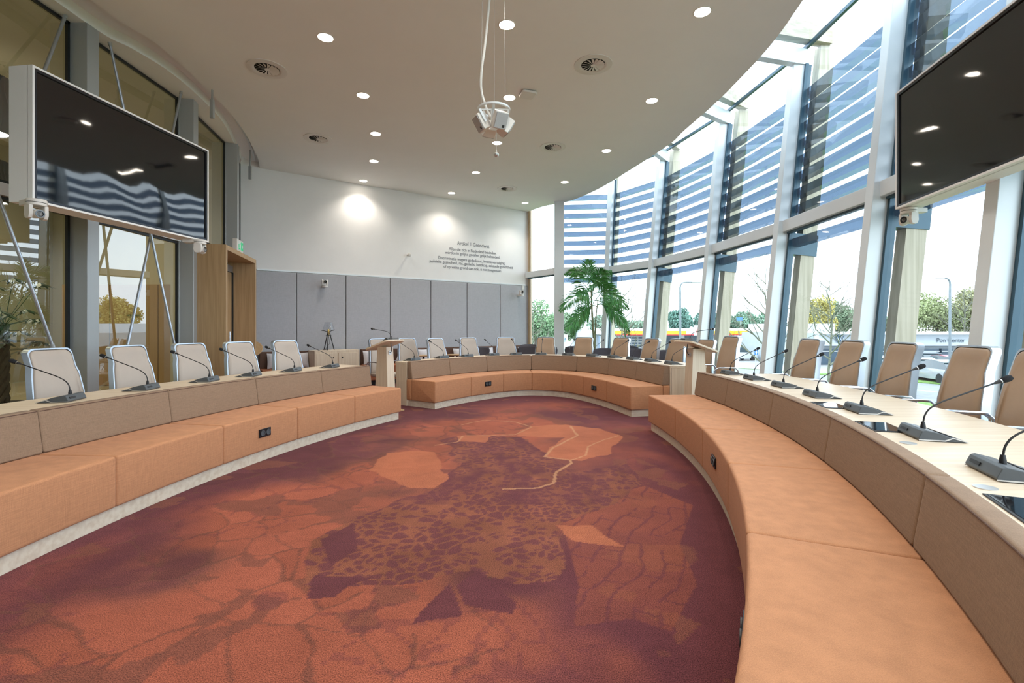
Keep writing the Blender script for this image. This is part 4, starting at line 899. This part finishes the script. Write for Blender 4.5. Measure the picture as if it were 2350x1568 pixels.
def frond(a, b, c, dn, nl=34, ll=.42, seed=0):
    """rachis a->b->c in world space"""
    rd_ = random.Random(seed); a, b, c = Vector(a), Vector(b), Vector(c); P = []
    for k in range(21): t = k/20; P.append(a*(1-t)**2+b*2*t*(1-t)+c*t*t)
    m = MB().tube(P, [.011*(1-.8*k/20) for k in range(21)], 5)
    view = Vector((0,1,0))
    for k in range(nl):
        t = .22+.78*k/(nl-1); i = min(19, int(t*20)); p = P[i].lerp(P[i+1], t*20-i); d = (P[i+1]-P[i]).normalized()
        side = d.cross(Vector((0,-1,.25))).normalized(); L = ll*(math.sin(math.pi*min(1,(.18+.80*t)))**.6)*(.8+.3*rd_.random())*(1-.35*t)
        for sg in (-1, 1):
            v = (d*(.75+.5*t)+side*sg*(1.0-.35*t)+Vector((0,rd_.uniform(-.35,.35),-.18+rd_.uniform(-.1,.1)))).normalized()
            wv = v.cross(Vector((0,1,0))+Vector((rd_.uniform(-.5,.5),0,rd_.uniform(-.5,.5)))).normalized()*.010
            e = p+v*L+Vector((0,0,-.22*L)); mth = p+v*L*.5+Vector((0,0,-.015))
            m.add([p-wv*.35, mth-wv, e, mth+wv, p+wv*.35], [(0,1,2,3,4)])
    return m
H0 = px_(1357, 668); H1 = px_(1371, 700)
fr = [((1357,668),(1350,600),(1298,630),.2),((1357,670),(1322,665),(1286,712),-.3),((1358,680),(1340,700),(1312,770),.1),((1358,690),(1330,720),(1300,755),-.5),((1358,665),(1345,620),(1352,598),0),
      ((1360,668),(1368,630),(1402,622),.3),((1360,670),(1372,640),(1384,618),-.3),((1362,675),(1400,655),(1440,708),-.4),((1364,690),(1410,690),(1444,765),.3),((1371,700),(1400,690),(1438,752),-.2),((1371,700),(1385,690),(1424,690),.4),
      ((1358,672),(1335,650),(1318,618),.5),((1371,705),(1352,690),(1335,735),.3),((1360,680),(1362,640),(1368,640),-.6),((1366,690),(1390,660),(1395,650),-.1),((1358,685),(1345,670),(1328,680),-.5)]
for k, (A, B_, C_, dd) in enumerate(fr):
    frond(px_(*A), px_(*B_, dd), px_(*C_, dd*1.6), 0, seed=k, ll=.46).build('frond', MATS['leaf'], r, world=True)

# ---------------------------------------------------------------- atrium beyond the left glass
r = empty('cupboard_wall', (-8.6, 11.2, 0), 0, 'row of pale wooden cupboards beyond the left glass wall', 'cupboard')
for k in range(3):
    a = MB().box((-1.1+1.1*k,0,1.15), (1.08,.5,2.3)).build('cupboard_body', mat('cup_%d' % k, (.50,.33,.17), .5, noise=(2,.06,(1,1,1))), r, bevel=.004)
    MB().box((-1.1+1.1*k,-.26,1.6), (.3,.02,.03)).build('handle', MATS['black'], a)
tag(MB().box((-8.9,6.5,4.2), (4.5,.3,.4)).box((-9.5,3.0,4.4), (5,.3,.3)).build('trim_3', MATS['oak_tan']), kind='structure')
for (x, y, z, lab) in ((-6.08,5.6,3.59,'dark ribbed pendant lamp glowing below, beyond the left glass beside the screen'),(-8.2,7.6,3.3,'dark ribbed pendant lamp deeper in the atrium')):
    r = empty('pendant_lamp', (x, y, z), 0, lab, 'pendant lamp', 'pendant lamps in the atrium'); n = 48
    MB().loft([[Vector(((rr+.006*math.cos(n/2*TAU*i/n))*math.cos(TAU*i/n), (rr+.006*math.cos(n/2*TAU*i/n))*math.sin(TAU*i/n), zz)) for i in range(n)] for rr, zz in ((.17,0),(.21,.12),(.22,.30),(.17,.48),(.17,.66))], False).build('shade', mat('pend_%d' % int(-x*10), (.05,.05,.06), .4, .5, noise=(3,.05,(1,1,1))), r, smooth=True)
    MB().lathe([(.16,.01),(.001,.012)], 24).build('light_disc', MATS['lamp_on'], r); MB().tube([(0,0,.66),(0,0,5.6-z)], .006, 6).build('cord', MATS['black'], r)
for k, (x, y) in enumerate(((-9.5,1.8),(-8.5,4.5),(-8.5,8.5),(-10.9,9.4),(-7.2,1.2))):  # lamps added out of view to brighten the atrium
    r = empty('ceiling_light', (x, y, 5.6), 0, 'unseen ceiling light added to brighten the atrium, '+['far to the near side','in the middle of the atrium','deep above the cupboards','by its far left wall','nearest the camera side'][k], 'ceiling light', 'added unseen atrium lights')
    MB().lathe([(.12,-.005),(.001,-.006)], 24).build('diffuser', MATS['lamp_on'], r)
    ld = bpy.data.lights.new('lamp', 'SPOT'); ld.energy = 150; ld.color = (1,.85,.62); ld.spot_size = math.radians(130); ld.spot_blend = .8; ld.shadow_soft_size = .1
    lo = bpy.data.objects.new('lamp', ld); scene.collection.objects.link(lo); lo.parent = r; lo.location = (0,0,-.03)
# plant beyond the glass at the far left
b0 = dpt(10, 860, 6.2); r = empty('indoor_tree', (b0.x, b0.y, 0), 0, 'braided-stem indoor plant with hand-shaped leaves beyond the left glass', 'plant')
for k in range(3):
    pts = [(.035*math.cos(j*.9+TAU*k/3), .035*math.sin(j*.9+TAU*k/3), .35+j*.06) for j in range(18)]
    MB().tube(pts, .025, 8).build('stem', mat('bark_%d' % k, (.06,.05,.035), .9, noise=(20,.4,(1,1,1))), r, smooth=True)
MB().lathe([(.16,0),(.2,.36),(.18,.36),(.001,.34)], 28).build('planter', MATS['charcoal'], r, smooth=True)
lf = MB(); rd_ = random.Random(3)
for k in range(26):
    a = rd_.uniform(0, TAU); c = Vector((.45*math.cos(a)*rd_.uniform(.3,1), .45*math.sin(a)*rd_.uniform(.3,1), rd_.uniform(1.0,1.95))); lf.tube([(0,0,min(1.35,c.z)), c], .004, 4)
    for j in range(7):
        b = TAU*j/7; v = Vector((math.cos(b), math.sin(b), -.45)).normalized(); s_ = v.cross(Vector((0,0,1))).normalized()*.03
        lf.add([c, c+v*.09-s_, c+v*.20, c+v*.09+s_], [(0,1,2,3)])
lf.build('leaves', mat('leaf_dark', (.03,.06,.035), .4, noise=(10,.3,(1,1,1))), r)
# ---------------------------------------------------------------- outdoors (the room stands 2.2 m above the street)
GZ = -2.25
def gp(x, y, z=GZ): return spt(x, y, z)
tag(MB().prism([(-60,-30),(140,-30),(140,150),(-60,150)], GZ-.3, GZ-.02).build('ground', mat('grass_far', (.12,.17,.07), .9, noise=(.6,.3,(1,1,1)))), kind='structure')
tag(MB().prism([(3.9,-12),(4.6,-12),(4.9,9.5),(3.6,13.3),(1.2,13.9),(.9,13.4),(3.1,12.6),(4.2,9.0)], GZ-.1, -.02).build('wall_plinth', mat('plinth_concrete', (.4,.4,.38), .7, noise=(4,.08,(1,1,1)))), kind='structure')
mat('asphalt', (.20,.215,.23), .75, noise=(3,.12,(1,1,1)), bump=(150,.3)); mat('paving', (.30,.30,.30), .8, noise=(1.5,.12,(1,1,1)))
mat('grass', (.13,.24,.05), .95, noise=(7,.5,(1,1,1)), bump=(90,1)); mat('road_paint', (.7,.72,.72), .6, noise=(9,.05,(1,1,1)))
rd = Vector((-.52,.854)); rc = Vector((26,22)); rn = Vector((.854,.52))       # road direction, centre, across
def strip(o0, o1, s0, s1, z): return [tuple(rc+rn*o+rd*s) for s, o in ((s0,o0),(s0,o1),(s1,o1),(s1,o0))], z
def quadmb(o0, o1, s0, s1, z, mb=None): 
    P, z = strip(o0, o1, s0, s1, z); return (mb or MB()).prism(P, z-.05, z)
tag(quadmb(-4.6, 4.6, -60, 90, GZ+.01).build('road', MATS['asphalt']), kind='structure')
tag(quadmb(5.6, 70, -60, 90, GZ+.0).build('forecourt', MATS['paving']), kind='structure')
tag(quadmb(-14, -5.4, -60, 90, GZ+.06).build('lawn', MATS['grass']), 'mown grass strip between the building and the road', 'grass', kind='stuff')
tag(quadmb(4.7, 6.4, -60, 14, GZ+.05).build('verge', MATS['grass']), 'narrow grass verge on the far side of the road', 'grass', kind='stuff')
L_ = MB()
for k in range(-10, 16): quadmb(-.08, .08, k*4.2, k*4.2+1.8, GZ+.025, L_)
tag(L_.build('road_marking', MATS['road_paint'], None), 'white dashed centre line painted on the road', 'road marking', kind='stuff')
# dealership
mat('fascia', (.66,.71,.75), .5, noise=(2,.02,(1,1,1))); mat('dealer_glass', (.05,.09,.13), .1, spec=.8, noise=(.5,.4,(1,1,1))); mat('roof_grey', (.42,.47,.50), .6, noise=(2,.05,(1,1,1)))
mat('logo_blue', (.03,.13,.30), .4, noise=(9,.03,(1,1,1))); mat('logo_white', (.8,.85,.88), .4, noise=(9,.02,(1,1,1))); mat('letter_dark', (.05,.09,.13), .5, noise=(9,.05,(1,1,1)))
def plane_y(x, y, D): return dpt(x, y, D)
D = 46.0; xx = lambda x: (x-CX)/F*D; zz = lambda y: EYE+(HY-y)/F*D
r = empty('car_dealership', (xx(2100), D, GZ), 0, 'long white car dealership across the road with round blue emblem and name sign', 'building')
MB().box(((xx(1818)+xx(2800))/2, D+5.1, (zz(764)+GZ)/2), (xx(2800)-xx(1818), 10, zz(764)-GZ)).build('building_body', MATS['roof_grey'], r, world=True)
MB().box(((xx(1845)+xx(2010))/2, D+8.3, (zz(742)+GZ)/2), (xx(2010)-xx(1845), 5, zz(742)-GZ)).build('rear_hall', MATS['fascia'], r, world=True)
f = MB().box(((xx(1868)+xx(2238))/2, D-.3, (zz(766)+zz(793))/2), (xx(2238)-xx(1868), .8, zz(766)-zz(793))); f.build('white_fascia', MATS['fascia'], r, world=True)
MB().box(((xx(2238)+xx(2800))/2, D-.1, (zz(766)+zz(797))/2), (xx(2800)-xx(2238), .5, zz(766)-zz(797))).build('ribbed_fascia', mat('ribs', (.55,.60,.64), .5, noise=(1,.1,(.01,.01,40))), r, world=True)
for x0, x1 in ((1875,1935),(1940,1990),(1996,2050),(2055,2095),(2110,2152),(2155,2196),(2200,2240),(2262,2300),(2303,2342),(2345,2400),(2405,2500)):
    w_ = MB().box(((xx(x0)+xx(x1))/2, D-.06, (zz(800)+zz(840))/2), (xx(x1)-xx(x0)-.12, .3, zz(800)-zz(840))).build('shop_window', MATS['dealer_glass'], r, world=True)
    MB().box(((xx(x0)+xx(x1))/2, D-.24, zz(806)), (xx(x1)-xx(x0)-.1, .06, .09)).build('window_bar', MATS['fascia'], w_, world=True)
MB().box(((xx(1868)+xx(2800))/2, D-1.1, zz(764)), (xx(2800)-xx(1868), 2.4, .22)).build('roof_edge', MATS['logo_white'], r, world=True)
def emblem(cx_, y_, z_, R_, parent, both=False):
    o = MB().lathe([(R_,-.03),(R_,.03)], 36, (cx_, y_, z_), Matrix.Rotation(math.pi/2,3,'X')).build('emblem_disc', MATS['logo_blue'], parent, world=True)
    m = MB(); yy = y_-.06; w_ = R_*.13
    m.lathe([(R_*.92,-.01),(R_*.92,.01),(R_*.84,.01),(R_*.84,-.01),(R_*.92,-.01)], 36, (cx_, yy, z_), Matrix.Rotation(math.pi/2,3,'X'), False)
    def ln(a, b): m.bar((cx_+a[0]*R_, yy, z_+a[1]*R_), (cx_+b[0]*R_, yy, z_+b[1]*R_), .02, w_, up=(0,1,0)) if False else m.bar((cx_+a[0]*R_, yy, z_+a[1]*R_), (cx_+b[0]*R_, yy, z_+b[1]*R_), w_, .02, up=(0,1,0))
    ln((-.36,.78),(-.03,.06)); ln((.36,.78),(.03,.06)); ln((-.74,.42),(-.36,-.72)); ln((-.36,-.72),(0,.02)); ln((0,.02),(.36,-.72)); ln((.36,-.72),(.74,.42))
    m.build('emblem_letters', MATS['logo_white'], parent, world=True)
emblem(xx(1914.5), D-.85, zz(777), .42, r)
m = MB(); text_mesh('Pon Center', 1, Matrix.Translation((xx(2166), D-.76, zz(780.5)))@Matrix.Rotation(math.pi/2,4,'X'), m, xx(2198)-xx(2134), .40); m.build('name_sign', MATS['letter_dark'], r, world=True)
# totem
D = 44.0; r = empty('sign_totem', (xx(1293), D, GZ), 0, 'white roadside pylon with round blue emblem left of the palm', 'pylon sign')
MB().box((xx(1295.5), D, (zz(768)+GZ)/2), (xx(1302)-xx(1288), .25, zz(768)-GZ)).build('panel', MATS['logo_white'], r, world=True); emblem(xx(1294), D-.17, zz(779.5), .21, r)
# petrol station
mat('canopy_white', (.80,.82,.82), .4, noise=(2,.02,(1,1,1))); mat('canopy_yellow', (.95,.55,.02), .4, noise=(2,.03,(1,1,1))); mat('canopy_red', (.75,.03,.03), .4, noise=(2,.03,(1,1,1)))
D = 58.0; r = empty('petrol_station', (xx(1560), D, GZ), 0, 'petrol station with white, yellow and red canopy band beyond the road', 'petrol station')
x0, x1 = xx(1388), xx(1757); P = lambda a, b, y0, y1, o, d_=.3: MB().box(((xx(a)+xx(b))/2, D-o, (zz(y0)+zz(y1))/2), (xx(b)-xx(a), d_, zz(y0)-zz(y1)))
P(1388, 1757, 754, 769, -4, 8).build('canopy', MATS['canopy_white'], r, world=True)
P(1388, 1573, 759.5, 767.5, .15).build('yellow_band', MATS['canopy_yellow'], r, world=True); P(1612, 1757, 759.5, 767.5, .15).build('yellow_band', MATS['canopy_yellow'], r, world=True)
P(1388, 1757, 767.5, 769.5, .2).build('red_band', MATS['canopy_red'], r, world=True)
P(1590, 1626, 747, 770, .4).build('raised_panel', MATS['canopy_white'], r, world=True)
sh = []; cxs, czs = xx(1601.5), zz(761)
for k in range(25):
    a = math.radians(-60+300*k/24); rr = .40*(1+.06*math.cos(k*math.pi)); sh.append((cxs+rr*math.sin(a+math.radians(-90)), czs+rr*math.cos(a+math.radians(-90))*1.0))
shell = []
for k in range(-6, 7):
    a = math.radians(k*18); shell.append(Vector((cxs+.36*math.sin(a)*1.0, D-.65, czs+.36*math.cos(a)*1.1)))
shell += [Vector((cxs+.13, D-.65, czs-.36)), Vector((cxs-.13, D-.65, czs-.36))]
c_ = sum(shell, Vector((0,0,0)))/len(shell)
MB().loft([[c_+(p-c_)*1.14+Vector((0,.02,0)) for p in shell], [c_+(p-c_)*1.14 for p in shell]]).build('emblem_border', MATS['canopy_red'], r, world=True)
MB().loft([[p+Vector((0,.0,0)) for p in shell], [p-Vector((0,.04,0)) for p in shell]]).build('emblem', MATS['canopy_yellow'], r, world=True)
m = MB()
for k in range(-3, 4): a = math.radians(k*26); m.bar((cxs, D-.70, czs-.30), (cxs+.31*math.sin(a), D-.70, czs+.31*math.cos(a)), .022, .01, up=(0,1,0))
m.build('emblem_ribs', MATS['canopy_red'], r, world=True)
for a in (1420, 1500, 1580, 1650, 1740): MB().box((xx(a), D+2, (zz(769)+GZ)/2), (.35,.35,zz(769)-GZ)).build('pillar', MATS['canopy_white'], r, world=True)
P(1395, 1520, 772, 812, -6, 2).build('shop', mat('shop_blue', (.20,.27,.36), .3, noise=(.8,.3,(1,1,1))), r, world=True)
g = MB()
for k in range(9): g.box((xx(1395+k*15.5), D+4.9, (zz(772)+zz(812))/2), (.14,.1,zz(772)-zz(812)))
for k in range(6): g.box(((xx(1395)+xx(1520))/2, D+4.85, zz(774+k*7)), (xx(1520)-xx(1395), .1, .13))
g.build('window_grid', MATS['canopy_white'], r, world=True)
P(1540, 1775, 772, 815, -9.5, 3).build('rear_building', mat('rear_b', (.40,.46,.52), .6, noise=(.6,.25,(1,1,1))), r, world=True)
for a in (1688, 1704, 1735):
    pmp = P(a, a+11, 800, 822, .5, .6).build('fuel_pump', MATS['canopy_white'], r, world=True); P(a+1, a+6, 808, 815, .9, .1).build('pump_label', MATS['canopy_yellow'], pmp, world=True)
D = 62; r = empty('tall_sign', (xx(1660), D, GZ), 0, 'slim white sign mast behind the petrol station canopy', 'mast sign')
MB().box((xx(1657), D, (zz(727)+GZ)/2), (.55,.3,zz(727)-GZ)).build('mast', MATS['canopy_white'], r, world=True)
D = 66; r = empty('blue_sign', (xx(1697), D, GZ), 0, 'small blue sign on a pole above the petrol station roof', 'sign')
MB().box((xx(1697), D, zz(732)), (.8,.15,.4)).build('panel', mat('sign_blue', (.05,.2,.6), .4, noise=(3,.05,(1,1,1))), r, world=True); MB().box((xx(1700), D, (zz(735)+GZ)/2), (.1,.1,zz(735)-GZ)).build('pole', MATS['grey_post'], r, world=True)
# one-way road sign
D = 24; r = empty('road_sign', (xx(1734), D, GZ), 0, 'blue road sign with white arrow on a pole, right of the lone chair', 'road sign')
MB().tube([(xx(1734), D, GZ), (xx(1734), D, zz(803))], .03, 8).build('pole', MATS['silver'], r, world=True)
MB().box((xx(1734), D-.05, zz(809)), (.16,.02,.24)).build('panel', MATS['sign_blue'], r, world=True)
a = Vector((xx(1734), D-.07, zz(809))); MB().add([a+Vector(p) for p in ((-.02,0,-.09),(.02,0,-.09),(.02,0,.0),(.055,0,.0),(0,0,.09),(-.055,0,0),(-.02,0,0))], [(0,1,2,3,4,5,6)]).build('arrow', MATS['logo_white'], r, world=True)
# generic far sheds left of the palm
D = 70; r = empty('warehouse', (xx(1350), D, GZ), 0, 'low white industrial building seen behind the palm', 'building')
MB().box(((xx(1318)+xx(1395))/2, D, (zz(758)+GZ)/2), (xx(1395)-xx(1318), 8, zz(758)-GZ)).build('building_body', MATS['fascia'], r, world=True)
# street lamps
def street_lamp(x, ytop, D, arm, lab, armdir=1):
    X_ = (x-CX)/F*D; zt = EYE+(HY-ytop)/F*D; r = empty('street_lamp', (X_, D, GZ), 0, lab, 'street lamp', 'street lamps'); h = zt-GZ
    MB().tube(SM([(0,0,0),(0,0,h*.5),(0,0,h-1.0),(0,0,h-.35),(armdir*.12,0,h-.1),(armdir*.35,0,h-.01),(armdir*arm,0,h)]), [.09*(1-.55*k/30) for k in range(31)], 10).build('pole', MATS['lamp_pole'], r, smooth=True)
    MB().box((armdir*(arm+.3),0,h+.0), (.75,.22,.09)).build('lamp_head', MATS['grey_post'], r, bevel=.03)
street_lamp(1561, 648, 36, .9, 'grey street lamp with long arm seen through the pane right of the palm')
street_lamp(2180, 638, 34, .35, 'grey street lamp standing before the dealership at the right', -1)

# ---------------------------------------------------------------- trees
def branch(mb, p, d, L, r_, depth, rd_, tips, spread=.55):
    n = 3; pts = [p]; q = p.copy(); dd = d.copy()
    for k in range(n):
        dd = (dd+Vector((rd_.uniform(-1,1), rd_.uniform(-1,1), rd_.uniform(-.3,.8)))*.11).normalized(); q = q+dd*L/n; pts.append(q.copy())
    mb.tube(pts, [r_*(1-.35*k/n) for k in range(n+1)], 5 if depth > 1 else 3, False)
    if depth == 0: tips.append(q); return
    for k in range(rd_.choice((2,3,3)) if depth > 1 else 3):
        t = rd_.uniform(.45, 1); b = pts[min(n, int(t*n+.5))]; v = (dd+Vector((rd_.uniform(-1,1), rd_.uniform(-1,1), rd_.uniform(-.35,.6)))*spread*1.3).normalized()
        branch(mb, b, v, L*rd_.uniform(.62,.82), r_*.58, depth-1, rd_, tips, spread)
def bare_tree(x, ytop, D, lab, depth=5, seed=1, spread=.55, r0=.13):
    rd_ = random.Random(seed); X_ = (x-CX)/F*D; H = EYE+(HY-ytop)/F*D-GZ; r = empty('bare_tree', (X_, D, GZ), 0, lab, 'tree', 'bare street trees')
    mb = MB(); tips = []; branch(mb, Vector((0,0,0)), Vector((0,0,1)), H*.30, r0, 0, rd_, [], spread)
    top = Vector((0,0,H*.30))
    mb.tube([top, Vector((.1,0,H*.55)), Vector((.0,.1,H*.78)), Vector((.05,0,H))], [r0*.6, r0*.4, r0*.2, r0*.05], 5, False)
    for k in range(15):
        z = H*(.24+.62*k/15); a = k*2.4; v = Vector((math.cos(a), math.sin(a), .75)).normalized()
        branch(mb, Vector((0,0,z)), v, H*.20*(1-.55*k/15), r0*.42*(1-.5*k/15), depth-2, rd_, tips, spread)
    mb.build('branches', mat('bark_'+str(seed), (.17,.17,.13), .9, noise=(5,.2,(1,1,1))), r)
    return r, tips, H
bare_tree(1758, 588, 21, 'bare tree seen between the two leaning posts right of the right lectern', 5, 3, .5, .10)
bare_tree(1905, 612, 25, 'bare tree partly hidden by the timber column left of the dealership emblem', 5, 8, .6, .10)
bare_tree(1425, 630, 30, 'bare tree behind the palm on its right', 5, 5, .6, .11)
bare_tree(1222, 672, 40, 'thin bare tree seen through the corner window', 4, 6, .5, .10)
def leafy(x, ytop, D, wpx, lab, col, seed, nleaf=2600, cat_group='leafy trees behind the buildings'):
    rd_ = np.random.default_rng(seed); X_ = (x-CX)/F*D; H = EYE+(HY-ytop)/F*D-GZ; R_ = wpx/F*D/2
    r = empty('leafy_tree', (X_, D, GZ), 0, lab, 'tree', cat_group)
    MB().tube([(0,0,0),(.1,0,H*.5),(0,0,H*.85)], [.2,.14,.04], 6).build('trunk', mat('trunk_'+str(seed), (.10,.085,.06), .9, noise=(5,.2,(1,1,1))), r)
    nb = 16; bl = rd_.normal(size=(nb,3)); bl /= np.linalg.norm(bl, axis=1)[:,None]; bl *= (rd_.random(nb)**.5)[:,None]*.68
    m = MB(); V = []; Fc = []
    for k in range(nleaf):
        b = bl[rd_.integers(nb)]; v = rd_.normal(size=3); v /= np.linalg.norm(v); v = v*(rd_.random()**.4)*.40+b
        c = Vector((v[0]*R_, v[1]*R_*.8, H*.60+v[2]*H*.42)); s_ = .02+.0019*D*(.6+.8*rd_.random())
        a = Vector(rd_.normal(size=3)).normalized(); t_ = a.orthogonal().normalized()*s_; u_ = a.cross(t_).normalized()*s_*.7
        n_ = len(V); V += [c-t_, c+u_, c+t_, c-u_]; Fc.append((n_, n_+1, n_+2, n_+3))
    m.v = V; m.f = Fc; m.m = [0]*len(Fc); m.build('crown', mat('crown_'+str(seed), col, .8, spec=.2, noise=(.45,.35,(1,1,1))), r)
G1, G2, G3 = (.11,.16,.07), (.20,.175,.075), (.10,.16,.12)
for k, a in enumerate(((1228,688,60,120,'green bushy tree filling the corner window',(0.245,0.376,0.207)),(1300,705,70,110,'pale green tree left of the palm',(0.283,0.376,0.245)),(1400,712,75,120,'misty green tree behind the palm',(0.264,0.358,0.264)),(1470,722,80,110,'misty low tree left of the leaning post by the palm',(0.264,0.358,0.264)),
    (1561,705,78,70,'round green tree behind the street lamp',(0.170,0.301,0.245)),(1625,702,82,90,'green tree behind the petrol station emblem',(0.170,0.301,0.245)),(1715,706,80,120,'green tree behind the bare tree and the petrol station',(0.207,0.320,0.226)),
    (1880,682,66,130,'yellowing tree behind the second bare tree',(0.470,0.414,0.132)),(1922,690,75,90,'dark green tree right of the yellowing one',(0.226,0.301,0.189)),(1990,700,85,90,'distant grey green tree above the dealership hall',(0.264,0.320,0.245)),(2050,712,80,120,'low distant tree left of the timber column',(0.264,0.320,0.226)),
    (2150,668,66,170,'olive green tree left of the right street lamp',(0.301,0.339,0.170)),(2235,655,66,150,'tall thin-crowned tree right of the right street lamp',(0.339,0.339,0.189)),(2315,650,62,190,'large autumn brown tree at the right edge',(0.395,0.339,0.170)),(2420,670,62,190,'leafy tree just beyond the right edge',(0.283,0.301,0.151)))):
    leafy(*a[:4], a[4], a[5], 40+k, 9000)  # crown colours are lifted paler to stand in for outdoor haze
bare_tree(2213, 648, 62, 'bare treetop rising between the autumn trees at the right', 5, 12, .6, .16)

# ---------------------------------------------------------------- cars
mat('tyre', (.015,.015,.017), .8, noise=(9,.1,(1,1,1))); mat('car_glass', (.03,.05,.06), .06, spec=.8, noise=(2,.1,(1,1,1))); mat('tail_red', (.5,.02,.03), .3, noise=(9,.1,(1,1,1))); mat('plate_yellow', (.85,.6,.03), .4, noise=(9,.03,(1,1,1)))
def car(P, rz, col, lab, k):
    cm = mat('car_paint_%d' % k, col, .22, .25, coat=.6, noise=(2,.02,(1,1,1))); r = empty('parked_car', (P.x, P.y, GZ+.0), rz, lab, 'car', 'cars across the road')
    # stations along local Y (rear at -Y faces the camera): y, half width, z low, z belt
    b = MB(); S = [(-2.15,.70,.35,.72),(-2.08,.82,.28,.88),(-1.5,.88,.25,.92),(0,.90,.24,.90),(1.2,.89,.25,.86),(1.9,.80,.28,.74),(2.12,.66,.36,.60)]
    b.loft([[Vector((-w_,y,zl)), Vector((-w_*1.0,y,(zl+zb)/2)), Vector((-w_*.93,y,zb)), Vector((w_*.93,y,zb)), Vector((w_,y,(zl+zb)/2)), Vector((w_,y,zl))] for y, w_, zl, zb in S]); b.build('car_body', cm, r, smooth=True, ang=50)
    g = MB(); G = [(-1.95,.74,.90),(-1.35,.66,1.34),(-.2,.66,1.45),(.45,.66,1.36),(1.15,.74,.88)]
    g.loft([[Vector((-.80,y,.86)), Vector((-w_,y,z)), Vector((w_,y,z)), Vector((.80,y,.86))] for y, w_, z in G]); g.build('greenhouse', MATS['car_glass'], r, smooth=True)
    t = MB(); t.loft([[Vector((-w_,y,z+.005)), Vector((-w_,y,z+.03)), Vector((w_,y,z+.03)), Vector((w_,y,z+.005))] for y, w_, z in ((-1.40,.66,1.33),(-.2,.67,1.45),(.42,.66,1.37))]); t.build('roof_panel', cm, r, smooth=True)
    for sx in (-1, 1):
        for y in (-1.32, 1.3): MB().cyl((sx*.80,y,.32), .32, .2, 20, Matrix.Rotation(math.pi/2,3,'Y')).build('wheel', MATS['tyre'], r, smooth=True)
        MB().box((sx*.62,-2.12,.72), (.36,.07,.11)).build('tail_light', MATS['tail_red'], r, bevel=.01)
    MB().box((0,-2.17,.56), (.5,.02,.11)).build('number_plate', MATS['plate_yellow'], r)
cars = [(2168,872,(.55,.03,.06),'bright red car parked on the dealership row, behind the silver one',.12,37),(2160,872,(.33,.36,.38),'silver grey hatchback parked in front of the red car',.2,31.5),(2108,872,(.03,.04,.05),'black car between two chairs, beside the silver hatchback',.5,34.5),
        (2318,872,(.03,.05,.18),'dark blue car parked at the verge near the right edge',.15,31),(2325,850,(.62,.66,.70),'white car parked behind the dark blue car',.1,38),(2012,905,(.10,.14,.17),'dark car seen between the two chairs left of the leaning post',.9,26),
        (2008,860,(.5,.54,.58),'pale car half hidden behind the second farthest chair',.2,36),(1692,826,(.65,.67,.68),'white van-like car at the petrol pumps',1.3,52),(2120,852,(.25,.27,.3),'grey car behind the nearer chairs by the showroom',.3,42),(1345,822,(.4,.43,.46),'grey car by the pylon sign',1.5,52)]
for k, (x, y, col, lab, rz, D) in enumerate(cars):
    car(Vector(((x-CX)/F*D, D)), -rz, col, lab, k)
car(Vector(((2335-CX)/F*23.5, 23.5)), math.radians(31)+.02, (.04,.22,.20), 'dark green car driving on the road at the right edge', 20)
